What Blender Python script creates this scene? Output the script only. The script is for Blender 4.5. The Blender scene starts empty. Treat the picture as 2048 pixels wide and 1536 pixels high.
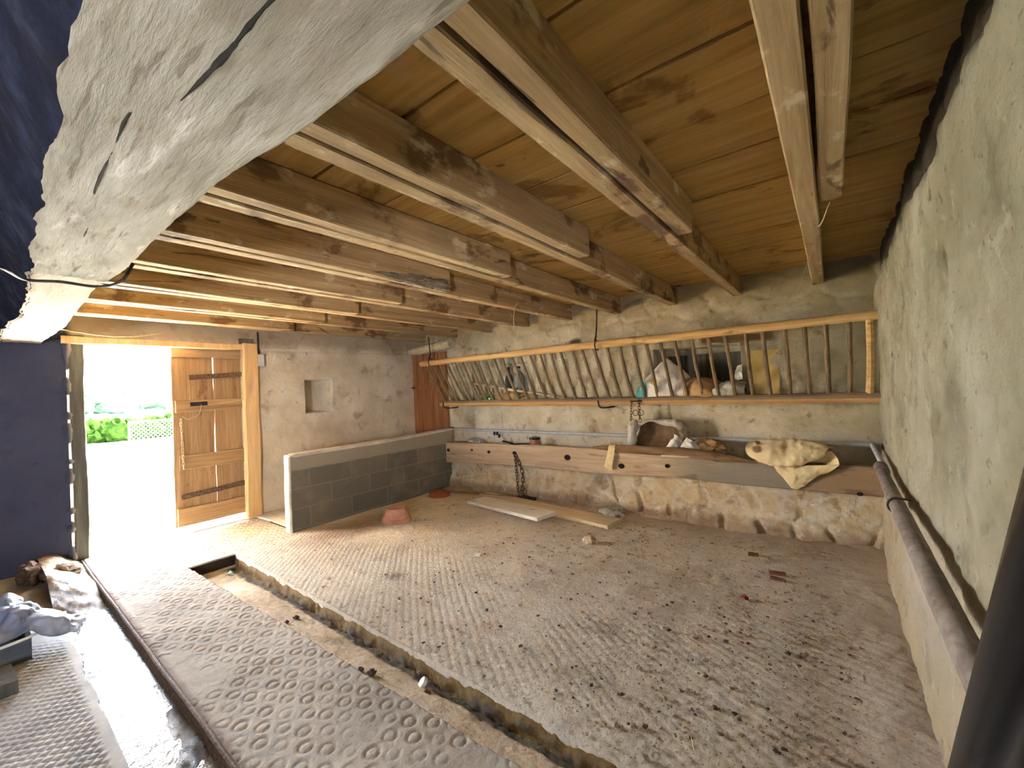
import bpy, bmesh, math, random
import numpy as np
from mathutils import Vector, Matrix
random.seed(7); RNG = np.random.RandomState(11)
sc = bpy.context.scene
COL = sc.collection
pi = math.pi

# ------------------------------------------------------------------ noise
def _h(i, j, k, s):
    v = np.sin(i*127.1 + j*311.7 + k*74.7 + s*53.13)*43758.5453
    return v - np.floor(v)
def vn(x, y, z=0.0, s=0):
    x, y, z = np.broadcast_arrays(np.asarray(x, float), np.asarray(y, float), np.asarray(z, float))
    i, j, k = np.floor(x), np.floor(y), np.floor(z)
    f, g, h = x-i, y-j, z-k
    f = f*f*(3-2*f); g = g*g*(3-2*g); h = h*h*(3-2*h)
    r = 0
    for a in (0, 1):
        for b in (0, 1):
            for c in (0, 1):
                w = (f if a else 1-f)*(g if b else 1-g)*(h if c else 1-h)
                r = r + w*_h(i+a, j+b, k+c, s)
    return r*2-1
def fbm(x, y, z=0.0, s=0, o=4):
    r = 0; a = .5; m = 1.0
    for q in range(o):
        r = r + a*vn(np.asarray(x)*m, np.asarray(y)*m, np.asarray(z)*m, s+q*7)
        a *= .5; m *= 2.03
    return r
def voro(x, y, s=0):
    """distance to nearest cell edge (approx F2-F1) and a random value per cell"""
    i, j = np.floor(x), np.floor(y)
    f1 = np.full(x.shape, 9.); f2 = np.full(x.shape, 9.); idv = np.zeros(x.shape)
    for a in (-1, 0, 1):
        for b in (-1, 0, 1):
            cx = i+a+.15+.7*_h(i+a, j+b, 1, s); cy = j+b+.15+.7*_h(i+a, j+b, 2, s)
            d = np.hypot(x-cx, y-cy); r = _h(i+a, j+b, 3, s)
            n = d < f1
            f2 = np.where(n, f1, np.minimum(f2, d)); idv = np.where(n, r, idv); f1 = np.where(n, d, f1)
    return f2-f1, idv
def sst(a, b, x):
    t = np.clip((x-a)/(b-a), 0, 1)
    return t*t*(3-2*t)

# ------------------------------------------------------------------ mesh helpers
def mesh(name, V, F, mat, parent=None, smooth=True):
    me = bpy.data.meshes.new(name)
    me.from_pydata(np.asarray(V).tolist(), [], F if isinstance(F, list) else F.tolist())
    me.polygons.foreach_set('use_smooth', [smooth]*len(me.polygons))
    if mat: me.materials.append(mat)
    me.update()
    if smooth and len(F) < 40000: me.set_sharp_from_angle(angle=.62)
    o = bpy.data.objects.new(name, me); COL.objects.link(o)
    if parent: o.parent = parent
    return o
def join(*vf):
    V = []; F = []; n = 0
    for v, f in vf:
        v = np.asarray(v, float)
        V.append(v); F += [[q+n for q in p] for p in (f if isinstance(f, list) else f.tolist())]; n += len(v)
    return np.vstack(V), F
def grid(us, vs, fn, keep=None, closed=False):
    U, W = np.meshgrid(us, vs, indexing='ij')
    P = fn(U, W)
    P = np.stack(np.broadcast_arrays(*P), -1) if isinstance(P, tuple) else P
    n, m = U.shape
    I = np.arange(n*m).reshape(n, m)
    F = np.stack([I[:-1, :-1], I[1:, :-1], I[1:, 1:], I[:-1, 1:]], -1)
    if keep is not None:
        k = keep((U[:-1, :-1]+U[1:, 1:])/2, (W[:-1, :-1]+W[1:, 1:])/2)
        F = F[k]
    return P.reshape(-1, 3), F.reshape(-1, 4)
def loft(R, caps=True):
    R = np.asarray(R, float); n, m, _ = R.shape
    I = np.arange(n*m).reshape(n, m); J = np.roll(I, -1, 1)
    F = np.stack([I[:-1], J[:-1], J[1:], I[1:]], -1).reshape(-1, 4).tolist()
    if caps: F += [I[0][::-1].tolist(), I[-1].tolist()]
    return R.reshape(-1, 3), F
def box(x0, x1, y0, y1, z0, z1):
    V = [(x, y, z) for x in (x0, x1) for y in (y0, y1) for z in (z0, z1)]
    return np.array(V, float), [[0, 1, 3, 2], [4, 6, 7, 5], [0, 4, 5, 1], [2, 3, 7, 6], [0, 2, 6, 4], [1, 5, 7, 3]]
def catm(P, n):
    P = np.asarray(P, float)
    if len(P) < 3:
        t = np.linspace(0, 1, n).reshape((-1,)+(1,)*(P.ndim-1)); return P[0]*(1-t)+P[-1]*t
    Q = np.concatenate([(2*P[0]-P[1])[None], P, (2*P[-1]-P[-2])[None]])
    t = np.linspace(0, len(P)-1, n); i = np.minimum(t.astype(int), len(P)-2)
    f = (t-i).reshape((-1,)+(1,)*(P.ndim-1))
    a, b, c, d = Q[i], Q[i+1], Q[i+2], Q[i+3]
    return .5*(2*b+(c-a)*f+(2*a-5*b+4*c-d)*f**2+(3*b-a-3*c+d)*f**3)
def frames(P):
    T = np.gradient(P, axis=0); T /= np.linalg.norm(T, axis=1)[:, None]+1e-12
    u = np.cross(T[0], (0, 0, 1.)); 
    if np.linalg.norm(u) < .1: u = np.cross(T[0], (0, 1., 0))
    A = []; 
    for t in T:
        u = u - t*np.dot(u, t); u = u/np.linalg.norm(u); A.append(u.copy())
    A = np.array(A); return T, A, np.cross(T, A)
def tube(pts, r, seg=10, n=None, amp=0, s=0, fr=20):
    P = catm(pts, n or max(2, len(pts)*4 if len(pts) > 2 else 2)); T, A, B = frames(P)
    r = np.broadcast_to(np.interp(np.linspace(0, 1, len(P)), np.linspace(0, 1, len(np.atleast_1d(r))), np.atleast_1d(r)), (len(P),))
    a = np.linspace(0, 2*pi, seg, endpoint=False)
    rr = r[:, None]*np.ones(seg)
    R = P[:, None]+rr[..., None]*(np.cos(a)[None, :, None]*A[:, None]+np.sin(a)[None, :, None]*B[:, None])
    if amp:
        d = fbm(R[..., 0]*fr, R[..., 1]*fr, R[..., 2]*fr, s, 3)
        R = P[:, None]+(R-P[:, None])*(1+amp*d[..., None])
    return loft(R)
def timber(p0, p1, w, h, up=(0, 0, 1), n=40, amp=.003, cham=.006, s=0, fr=3, mid=None):
    """a sawn length of wood: section w (sideways) by h (along up), bumpy and with worn arrises"""
    P = catm([p0, p1] if mid is None else [p0, mid, p1], n); T = np.gradient(P, axis=0); T /= np.linalg.norm(T, axis=1)[:, None]
    up = np.asarray(up, float)
    if abs(np.dot(T[0], up)) > .95: up = np.array((0, 1., 0))
    S = np.cross(T, up); S /= np.linalg.norm(S, axis=1)[:, None]; Uv = np.cross(S, T)
    a, b, c = w/2, h/2, cham
    q = np.array([(-a+c, -b), (-a/3, -b), (a/3, -b), (a-c, -b), (a, -b+c), (a, -b/3), (a, b/3), (a, b-c), (a-c, b), (a/3, b), (-a/3, b), (-a+c, b), (-a, b-c), (-a, b/3), (-a, -b/3), (-a, -b+c)])
    R = P[:, None]+q[None, :, 0, None]*S[:, None]+q[None, :, 1, None]*Uv[:, None]
    if amp:
        d = np.stack([fbm(R[..., 0]*fr, R[..., 1]*fr, R[..., 2]*fr, s+k*31, 4) for k in range(3)], -1)
        d2 = np.stack([vn(R[..., 0]*fr*6, R[..., 1]*fr*6, R[..., 2]*fr*6, s+5+k*31) for k in range(3)], -1)
        R = R+amp*(2*d+.3*d2)
    return loft(R)
def lathe(prof, c, seg=32):
    a = np.linspace(0, 2*pi, seg, endpoint=False)
    R = [[(c[0]+r*math.cos(t), c[1]+r*math.sin(t), c[2]+z) for t in a] for r, z in prof]
    return loft(R)
def blob(c, r, amp=.25, s=0, fr=2.0, sub=3, flat=False):
    bm = bmesh.new(); bmesh.ops.create_icosphere(bm, subdivisions=sub, radius=1)
    bm.verts.index_update()
    V = np.array([v.co[:] for v in bm.verts]); F = [[v.index for v in f.verts] for f in bm.faces]; bm.free()
    V = V*(1+amp*2*fbm(V[:, 0]*fr+s*3.1, V[:, 1]*fr, V[:, 2]*fr, s, 3))[:, None]
    V = V*np.asarray(r)+np.asarray(c)
    return V, F
def cloth(ctrl, n=36, m=36, amp=.006, fr=14, s=0, thick=.002, fold=None):
    C = np.asarray(ctrl, float)
    A = catm(C, n); A = catm(A.transpose(1, 0, 2), m).transpose(1, 0, 2)
    N = np.cross(np.gradient(A, axis=0), np.gradient(A, axis=1)); N /= np.linalg.norm(N, axis=2)[..., None]+1e-9
    x, y, z = A[..., 0], A[..., 1], A[..., 2]
    d = 1-2*np.abs(fbm(x*fr, y*fr, z*fr, s, 3))*1.6      # sharp creases
    d2 = fbm(x*fr*.5, y*fr*.5, z*fr*.5, s+9, 2)
    A = A+N*(amp*d+amp*1.5*d2)[..., None]
    B = A-N*thick
    k, l, _ = A.shape
    I = np.arange(k*l).reshape(k, l); J = I+k*l
    F = np.stack([I[:-1, :-1], I[1:, :-1], I[1:, 1:], I[:-1, 1:]], -1).reshape(-1, 4).tolist()
    F += np.stack([J[:-1, :-1], J[:-1, 1:], J[1:, 1:], J[1:, :-1]], -1).reshape(-1, 4).tolist()
    e = np.concatenate([I[:, 0], I[-1, 1:], I[::-1, -1][1:], I[0, ::-1][1:-1]])
    for a, b in zip(e, np.roll(e, -1)): F.append([int(b), int(a), int(a+k*l), int(b+k*l)])
    return np.vstack([A.reshape(-1, 3), B.reshape(-1, 3)]), F
def chainmesh(pts, link=.045, r=.0035, w=.011):
    P = catm(pts, 200); L = np.r_[0, np.cumsum(np.linalg.norm(np.diff(P, axis=0), axis=1))]
    n = int(L[-1]/(link*.72)); out = []
    for i in range(n):
        a = np.array([np.interp((i+.5)*L[-1]/n, L, P[:, k]) for k in range(3)])
        b = np.array([np.interp(min(L[-1], (i+.6)*L[-1]/n), L, P[:, k]) for k in range(3)])
        t = b-a; t = t/(np.linalg.norm(t)+1e-9)
        s1 = np.cross(t, (1, .3, 0.1)); s1 /= np.linalg.norm(s1); s2 = np.cross(t, s1)
        ang = (pi/2 if i % 2 else 0)+random.uniform(-.3, .3)
        s1 = s1*math.cos(ang)+s2*math.sin(ang)
        th = np.linspace(0, 2*pi, 13)[:-1]; hl = link/2-w*.5
        ring = [a+t*(hl*np.sign(math.cos(x))*min(1, abs(math.cos(x))*2.2)+w*.5*math.cos(x))+s1*w*math.sin(x) for x in th]
        ring = np.array(ring+[ring[0]])
        T, A, B = frames(ring); q = np.linspace(0, 2*pi, 5, endpoint=False)
        R = ring[:, None]+r*(np.cos(q)[None, :, None]*A[:, None]+np.sin(q)[None, :, None]*B[:, None])
        out.append(loft(R, False))
    return join(*out)

# ------------------------------------------------------------------ scene bookkeeping
def thing(name, label, cat, loc=(0, 0, 0), group=None):
    o = bpy.data.objects.new(name, None); COL.objects.link(o); o.location = loc
    o.empty_display_size = .1
    return tag(o, label, cat, group)
def tag(o, label, cat, group=None):
    o['label'] = label; o['category'] = cat; o['kind'] = 'thing'
    if group: o['group'] = group
    return o
def struct(name, vf, mat, smooth=True, label=None):
    o = mesh(name, vf[0], vf[1], mat, None, smooth); o['kind'] = 'structure'
    if label: o['label'] = label
    return o
def stuff(o, label, cat):
    o['kind'] = 'stuff'; o['label'] = label; o['category'] = cat; return o
def part(name, vf, mat, parent, smooth=True, label=None):
    V = np.asarray(vf[0], float)-np.array(world_loc(parent))
    o = mesh(name, V, vf[1], mat, parent, smooth)
    if label: o['label'] = label
    return o
def world_loc(o):
    l = Vector(o.location)
    while o.parent: o = o.parent; l += Vector(o.location)
    return l
def single(name, vf, mat, label, cat, group=None, smooth=True):
    V = np.asarray(vf[0], float); c = (V.min(0)+V.max(0))/2; c[2] = V[:, 2].min()
    o = mesh(name, V-c, vf[1], mat, None, smooth); o.location = c
    return tag(o, label, cat, group)

# ------------------------------------------------------------------ materials
def srgb(r, g, b):
    f = lambda v: (v/255/12.92 if v <= 10 else ((v/255+.055)/1.055)**2.4)
    return (f(r), f(g), f(b), 1)
class NT:
    def __init__(s, name):
        s.m = bpy.data.materials.new(name); s.m.use_nodes = True; s.t = s.m.node_tree; s.t.nodes.clear()
        s.out = s.t.nodes.new('ShaderNodeOutputMaterial'); s.co = None
    def n(s, k, **kw):
        o = s.t.nodes.new('ShaderNode'+k)
        for a, b in kw.items():
            if a in o.inputs: o.inputs[a].default_value = b
            else: setattr(o, a, b)
        return o
    def l(s, a, b): s.t.links.new(a, b)
    def pos(s):
        if s.co is None: s.co = s.n('NewGeometry').outputs['Position']
        return s.co
    def scaled(s, sca):
        m = s.n('VectorMath', operation='MULTIPLY'); s.l(s.pos(), m.inputs[0]); m.inputs[1].default_value = sca if hasattr(sca, '__len__') else (sca,)*3
        return m.outputs[0]
    def noise(s, sca, det=6, ro=.6, dist=0):
        n = s.n('TexNoise', Detail=det, Roughness=ro, Distortion=dist, Scale=1.0); s.l(s.scaled(sca), n.inputs['Vector']); return n.outputs['Fac']
    def math(s, op, a, b=0.0, c=None):
        m = s.n('Math', operation=op)
        for i, v in enumerate((a, b) if c is None else (a, b, c)):
            if isinstance(v, (int, float)): m.inputs[i].default_value = v
            else: s.l(v, m.inputs[i])
        return m.outputs[0]
    def ramp(s, f, lo, hi, a=0., b=1.):
        m = s.n('MapRange', interpolation_type='SMOOTHSTEP'); s.l(f, m.inputs[0])
        for i, v in zip((1, 2, 3, 4), (lo, hi, a, b)): m.inputs[i].default_value = v
        return m.outputs[0]
    def cramp(s, f, stops):
        r = s.n('ValToRGB'); e = r.color_ramp.elements
        while len(e) < len(stops): e.new(.5)
        for q, (p, c) in zip(e, stops): q.position = p; q.color = c
        s.l(f, r.inputs[0]); return r.outputs[0]
    def mix(s, f, a, b):
        m = s.n('Mix', data_type='RGBA'); 
        if isinstance(f, (int, float)): m.inputs[0].default_value = f
        else: s.l(f, m.inputs[0])
        for i, v in ((6, a), (7, b)):
            if isinstance(v, tuple): m.inputs[i].default_value = v
            else: s.l(v, m.inputs[i])
        return m.outputs[2]
    def axis(s, k):
        x = s.n('SeparateXYZ'); s.l(s.pos(), x.inputs[0]); return x.outputs[k]
def mk(name, cols, sca=4, det=7, rough=.9, bump=(.4, 40), ov=(), spec=.25, ro=.62, dist=0.0, metal=0.0, bd=.02, rough_n=None, alpha=None, trans=None, sss=None):
    t = NT(name)
    c = t.cramp(t.noise(sca, det, ro, dist), cols)
    for o in ov:
        k = o[0]
        if k == 'n': f = t.ramp(t.noise(o[2], 6, .6, o[6] if len(o) > 6 else 0), o[3], o[4], 0, o[5])
        elif k == 'p':   # ('p', colour, axis, lo, hi, noise scale, noise amount, amount)
            v = t.math('ADD', t.axis(o[2]), t.math('MULTIPLY', t.math('SUBTRACT', t.noise(o[5], 6, .65), .5), o[6]))
            f = t.ramp(v, min(o[3], o[4]), max(o[3], o[4]), *((0, o[7]) if o[3] < o[4] else (o[7], 0)))
        elif k == 'b':   # ('b', colour, centre, squash, radius, softness, noise scale, noise amount, amount)
            d = t.n('VectorMath', operation='SUBTRACT'); t.l(t.pos(), d.inputs[0]); d.inputs[1].default_value = o[2]
            e = t.n('VectorMath', operation='MULTIPLY'); t.l(d.outputs[0], e.inputs[0]); e.inputs[1].default_value = o[3]
            g = t.n('VectorMath', operation='LENGTH'); t.l(e.outputs[0], g.inputs[0])
            v = t.math('ADD', g.outputs['Value'], t.math('MULTIPLY', t.math('SUBTRACT', t.noise(o[6], 6, .65), .5), o[7]))
            f = t.ramp(v, o[4]-o[5], o[4]+o[5], o[8], 0)
        elif k == 'v':   # cell joints ('v', colour, scale, lo, hi, amount)
            n = t.n('TexVoronoi', feature='DISTANCE_TO_EDGE', Scale=1.0)
            w = t.n('VectorMath', operation='ADD'); t.l(t.scaled(o[2]), w.inputs[0])
            nz = t.n('TexNoise', Scale=1.3, Detail=3.0); t.l(t.scaled(o[2]), nz.inputs['Vector']); t.l(nz.outputs['Color'], w.inputs[1])
            t.l(w.outputs[0], n.inputs['Vector']); f = t.ramp(n.outputs['Distance'], o[3], o[4], o[5], 0)
        c = t.mix(f, c, o[1])
    b = t.n('BsdfPrincipled', Roughness=rough, Metallic=metal); b.inputs['Specular IOR Level'].default_value = spec
    t.l(c, b.inputs['Base Color'])
    if rough_n: t.l(t.ramp(t.noise(rough_n[0], 5), .4, .6, rough_n[1], rough_n[2]), b.inputs['Roughness'])
    if alpha is not None: b.inputs['Alpha'].default_value = alpha
    if trans is not None: b.inputs['Transmission Weight'].default_value = trans
    if bump:
        h = t.noise(bump[1], 8, .7); u = t.n('Bump', Strength=bump[0], Distance=bd); t.l(h, u.inputs['Height']); t.l(u.outputs[0], b.inputs['Normal'])
    t.l(b.outputs[0], t.out.inputs[0]); return t.m
S = srgb
def wood(name, dark, mid, light, grain=(1.2, 26, 26), rough=.85, ov=(), bump=.5):
    return mk(name, [(.25, dark), (.5, mid), (.75, light)], grain, 8, rough, (bump, tuple(g*2.2 for g in grain)), ov, ro=.68, dist=.6, bd=.012)

KBLK = S(18, 15, 12)
m_joist = wood('joist_wood', S(122, 96, 64), S(160, 134, 96), S(190, 168, 130), (1.0, 22, 22),
    ov=[('n', S(84, 56, 36), (2.2, 3.5, 3.5), .54, .62, .75), ('n', S(216, 204, 172), (5, 9, 9), .58, .7, .6), ('n', S(60, 40, 26), (1.1, 5, 5), .64, .68, .7, 1.5)])
m_bark = mk('bark', [(.3, S(88, 72, 56)), (.5, S(142, 124, 102)), (.68, S(196, 182, 158))], (6, 40, 40), bump=(1, (12, 80, 80)), bd=.03)
m_plank = wood('ceiling_board_wood', S(142, 110, 52), S(178, 142, 78), S(200, 166, 104), (18, 1.0, 18),
    ov=[('n', S(110, 74, 32), (2.5, 1.8, 2), .56, .64, .7, 1.0), ('n', S(176, 146, 98), (1.6, 2.6, 2), .58, .66, .55, 2.5), ('n', S(48, 32, 18), (5, 3, 3), .66, .72, .7)])
m_roof = mk('loft_dark', [(.3, S(40, 34, 28)), (.7, S(60, 50, 40))], 3)
m_beam = mk('old_beam_wood', [(.25, S(140, 132, 116)), (.5, S(172, 165, 149)), (.78, S(202, 197, 183))], (11, 2.2, 11), 9, .92, (.7, (60, 9, 60)),
    ov=[('n', S(150, 134, 108), (4, 2.5, 4), .54, .66, .6), ('n', S(104, 90, 72), (46, 4, 46), .57, .67, .6), ('n', S(92, 78, 62), (90, 90, 90), .66, .72, .5), ('n', S(236, 230, 216), (14, 2.5, 14), .58, .68, .6), ('n', S(120, 104, 86), (34, 7, 34), .66, .72, .5),
        ('p', S(206, 188, 166), 1, 2.55, 2.62, 3, .1, .55)], bd=.025)
m_navy_shade = mk('navy_shade_infill', [(.3, S(12, 15, 28)), (.5, S(22, 27, 46)), (.72, S(52, 58, 78))], (7, 7, 7), 8, .95, (.8, 24), bd=.03)  # navy puts shade and flare into the colour of the added beam infill
m_crack = mk('crack_dark', [(.3, S(24, 18, 14)), (.7, S(44, 34, 28))], 20)
m_wallB = mk('limewashed_wall', [(.28, S(170, 158, 128)), (.5, S(206, 197, 168)), (.74, S(230, 224, 204))], (2.2, 2.2, 2.2), 9, .95, (.7, 26),
    ov=[('p', S(222, 218, 206), 2, 1.0, .78, 2.5, .5, .65), ('n', S(142, 122, 86), 3.2, .54, .68, .6), ('n', S(112, 94, 66), 9, .58, .70, .55), ('n', S(236, 232, 218), 7, .6, .7, .5), ('n', S(92, 78, 54), 30, .7, .76, .45),
        ('b', S(74, 58, 38), (4.6, 2.52, 1.97), (1, .8, 1.5), .07, .03, 9, .08, .9), ('b', S(70, 60, 44), (4.6, 1.52, 1.05), (1, 1.4, 1), .07, .05, 9, .1, .5),
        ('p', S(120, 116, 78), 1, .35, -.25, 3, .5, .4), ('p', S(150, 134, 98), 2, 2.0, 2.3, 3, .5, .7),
        ('b', S(226, 216, 186), (4.6, 4.78, 1.3), (0, 1, .1), .04, .01, 8, .02, .9)], bd=.03)
m_base = mk('stone_base', [(.28, S(182, 160, 124)), (.5, S(212, 194, 160)), (.75, S(232, 220, 198))], 5, 9, .95, (.8, 30),
    ov=[('v', S(222, 214, 196), (3.6, 3.6, 4.4), .02, .14, .75), ('n', S(150, 118, 72), 4.5, .55, .66, .6), ('n', S(116, 98, 78), 8, .62, .72, .6),
        ('p', S(150, 126, 104), 2, .17, .08, 4, .14, .7), ('n', S(238, 236, 232), (7, 7, 7), .6, .68, .55), ('b', S(90, 66, 40), (4.38, 2.12, .33), (1, 1, .8), .07, .02, 12, .12, .75)], bd=.03)
m_wallR = mk('right_wall_plaster', [(.26, S(144, 136, 111)), (.5, S(176, 168, 143)), (.74, S(202, 196, 177))], (2.4, 2.4, 2.4), 10, .95, (1.0, 26),
    ov=[('p', S(188, 168, 134), 2, .95, .7, 2, .5, .6), ('n', S(112, 102, 72), 4, .54, .68, .5), ('n', S(206, 200, 180), 9, .58, .68, .5), ('n', S(84, 74, 54), 16, .62, .70, .5), ('n', S(70, 62, 46), 48, .64, .70, .5), ('b', S(178, 128, 66), (1.55, -.27, .35), (1, 0, 1.2), .1, .25, 7, .5, .6),
        ('b', S(190, 184, 176), (2.4, -.27, .5), (.5, 0, 1.2), .3, .3, 5, .8, .5), ('b', S(84, 78, 68), (1.85, -.28, 1.37), (1, 0, .8), .05, .16, 4, .3, .6), ('b', S(92, 84, 70), (1.72, -.28, 1.16), (1.6, 0, .7), .04, .1, 6, .2, .55),
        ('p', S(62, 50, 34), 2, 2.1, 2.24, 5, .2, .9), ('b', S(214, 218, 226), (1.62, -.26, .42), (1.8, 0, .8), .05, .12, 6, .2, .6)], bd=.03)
m_wallD = mk('grey_cement_plaster', [(.28, S(176, 164, 144)), (.5, S(206, 196, 176)), (.74, S(224, 217, 202))], (1.8, 1.8, 1.8), 8, .95, (.5, 26),
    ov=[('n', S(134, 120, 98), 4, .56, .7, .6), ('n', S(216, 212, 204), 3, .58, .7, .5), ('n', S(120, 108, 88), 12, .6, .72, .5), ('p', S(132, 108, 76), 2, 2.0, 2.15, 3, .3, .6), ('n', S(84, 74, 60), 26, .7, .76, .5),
        ('p', S(38, 46, 74), 0, .60, .54, 3, .01, .95)], bd=.025)  # navy left of the doorway paints unlit shade and blue flare into the wall
m_floor = mk('worn_concrete', [(.28, S(184, 173, 157)), (.5, S(212, 203, 189)), (.74, S(230, 223, 213))], (1.5, 1.5, 1.5), 9, .93, (.7, 60),
    ov=[('n', S(166, 147, 124), (3, 3, 3), .54, .68, .55), ('n', S(212, 204, 190), (3.4, 3.4, 3.4), .62, .72, .5), ('n', S(120, 98, 76), (16, 16, 16), .58, .70, .6), ('n', S(84, 66, 50), (45, 45, 45), .60, .70, .7), ('n', S(232, 222, 204), (30, 30, 30), .62, .7, .5), ('n', S(74, 58, 44), (110, 110, 110), .6, .68, .6),
        ('p', S(150, 126, 98), 0, 3.9, 4.4, 2, .6, .6), ('p', S(156, 134, 108), 1, .45, -.15, 2, .6, .5), ('b', S(96, 62, 38), (2.55, 4.15, 0), (.5, 1.2, 0), .3, .2, 3, .4, .6),
        ('b', S(90, 66, 42), (2.02, 2.78, 0), (1, 1, 0), .06, .07, 14, .18, .6), ('b', S(78, 62, 46), (2.25, 1.1, 0), (1, 1, 0), .05, .1, 14, .25, .6)], bd=.02)
m_walk = mk('ring_stamped_concrete', [(.28, S(156, 148, 138)), (.5, S(184, 177, 167)), (.74, S(204, 199, 190))], (2, 2, 2), 9, .92, (.5, 70),
    ov=[('n', S(134, 118, 98), (4, 4, 4), .56, .68, .5), ('n', S(96, 84, 70), (26, 26, 26), .68, .74, .5), ('p', S(186, 166, 132), 1, 4.7, 5.2, 3, .5, .4), ('p', S(112, 84, 78), 0, .655, .615, 4, .02, .7)], bd=.012, spec=.15)
m_gut = mk('gutter_concrete', [(.28, S(180, 160, 134)), (.5, S(212, 194, 170)), (.74, S(230, 216, 196))], (3, 2, 3), 8, .9, (.6, 40),
    ov=[('n', S(150, 132, 112), 5, .56, .66, .5), ('p', S(86, 80, 68), 0, 1.395, 1.43, 12, .09, .95), ('p', S(134, 108, 64), 0, 1.462, 1.475, 30, .03, .85), ('n', S(62, 50, 38), (18, 18, 18), .66, .72, .6), ('p', S(206, 200, 196), 0, 1.49, 1.5, 20, .02, .6)], bd=.03)
m_slabL = mk('grooved_grey_concrete', [(.28, S(148, 144, 140)), (.5, S(174, 170, 166)), (.74, S(196, 193, 190))], (3, 3, 3), 8, .75, (.5, 60),
    ov=[('n', S(120, 108, 96), 6, .58, .68, .5), ('p', S(120, 100, 76), 1, 4.2, 4.7, 3, .4, .7)], bd=.01, spec=.4)
m_mud = mk('wet_mud', [(.3, S(74, 60, 46)), (.5, S(104, 88, 70)), (.7, S(136, 118, 96))], (7, 5, 7), 8, .35, (.8, (34, 20, 34)), spec=.6, rough_n=((5, 3, 5), .18, .5),
    ov=[('p', S(150, 128, 100), 1, 4.1, 4.5, 5, .4, .8)], bd=.02)
m_under = mk('dark_earth', [(.3, S(36, 28, 22)), (.7, S(58, 46, 36))], 5)
def water():
    t = NT('gutter_water'); b = t.n('BsdfPrincipled', Roughness=.06)
    b.inputs['Base Color'].default_value = S(120, 116, 110); b.inputs['Specular IOR Level'].default_value = 1.0; b.inputs['Coat Weight'].default_value = 1.0; b.inputs['Coat Roughness'].default_value = .06
    h = t.math('ADD', t.noise((26, 16, 1), 5, .6), t.math('MULTIPLY', t.noise((90, 60, 1), 4, .6), .25))
    u = t.n('Bump', Strength=.55, Distance=.012); t.l(h, u.inputs['Height']); t.l(u.outputs[0], b.inputs['Normal']); t.l(u.outputs[0], b.inputs['Coat Normal'])
    t.l(b.outputs[0], t.out.inputs[0]); return t.m
m_water = water()
def blocks():
    t = NT('concrete_block_wall'); x = t.n('SeparateXYZ'); t.l(t.pos(), x.inputs[0]); cb = t.n('CombineXYZ'); t.l(x.outputs[0], cb.inputs[0]); 
    t.l(t.math('ADD', x.outputs[2], -.02), cb.inputs[1])
    br = t.n('TexBrick', offset=.5, Scale=1.0); t.l(cb.outputs[0], br.inputs['Vector'])
    br.inputs['Brick Width'].default_value = .5; br.inputs['Row Height'].default_value = .215; br.inputs['Mortar Size'].default_value = .011; br.inputs['Mortar Smooth'].default_value = .4
    br.inputs['Color1'].default_value = S(112, 106, 92); br.inputs['Color2'].default_value = S(98, 94, 82); br.inputs['Mortar'].default_value = S(124, 118, 102)
    top = t.ramp(t.math('ADD', x.outputs[2], t.math('MULTIPLY', t.noise((6, 6, 6), 5), .03)), .655, .675)
    side = t.ramp(x.outputs[0], 3.28, 3.3)
    c = t.mix(t.ramp(t.noise((4, 4, 4), 7), .45, .7, 0, .5), br.outputs['Color'], S(134, 126, 106))
    c = t.mix(top, c, S(150, 142, 122)); c = t.mix(t.ramp(t.noise((40, 40, 40), 6), .6, .75, 0, .4), c, S(66, 60, 50))
    b = t.n('BsdfPrincipled', Roughness=.95); t.l(c, b.inputs['Base Color'])
    hh = t.math('ADD', t.math('MULTIPLY', br.outputs['Fac'], -.6), t.math('MULTIPLY', t.noise((50, 50, 50), 7), .5))
    u = t.n('Bump', Strength=.7, Distance=.012); t.l(hh, u.inputs['Height']); t.l(u.outputs[0], b.inputs['Normal'])
    t.l(b.outputs[0], t.out.inputs[0]); return t.m
m_block = blocks()
m_cap = mk('cement_render_cap', [(.3, S(186, 178, 160)), (.7, S(220, 214, 200))], 6, bump=(.5, 50))
m_pole = wood('peeled_pole_wood', S(168, 130, 80), S(204, 168, 112), S(224, 194, 144), (26, 1.4, 26), ov=[('n', S(122, 88, 48), (8, 3, 8), .6, .68, .7)])
m_slat = wood('rack_bar_wood', S(96, 80, 60), S(128, 108, 82), S(156, 136, 108), (30, 30, 3))
m_shelf = wood('rack_board_wood', S(150, 112, 68), S(190, 150, 98), S(210, 176, 126), (30, 1.5, 30), ov=[('p', S(128, 112, 92), 2, 1.236, 1.246, 20, .012, .9)])
m_trough = wood('trough_board_wood', S(156, 134, 108), S(186, 166, 140), S(210, 194, 170), (24, 1.2, 24),
    ov=[('p', S(128, 124, 112), 1, 1.55, .95, 3, .3, .85), ('p', S(150, 120, 84), 1, .35, .1, 3, .2, .7), ('n', S(94, 74, 54), (12, 2, 12), .6, .68, .6), ('n', S(206, 174, 116), (10, 1.2, 10), .62, .7, .5)])
m_slab = wood('worn_rail_wood', S(92, 70, 48), S(130, 104, 76), S(166, 142, 112), (30, 1.6, 30), ov=[('n', S(60, 44, 30), (16, 4, 16), .58, .66, .6)])
m_hole_shade = mk('peg_hole_shade', [(.3, S(22, 16, 12)), (.7, S(40, 30, 22))], 30)
m_door = wood('door_wood', S(128, 100, 68), S(160, 130, 94), S(184, 156, 120), (24, 24, 1.1), ov=[('n', S(94, 66, 40), (6, 6, 2.5), .58, .68, .6), ('n', S(70, 52, 38), (9, 9, 9), .68, .74, .6)])
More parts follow.
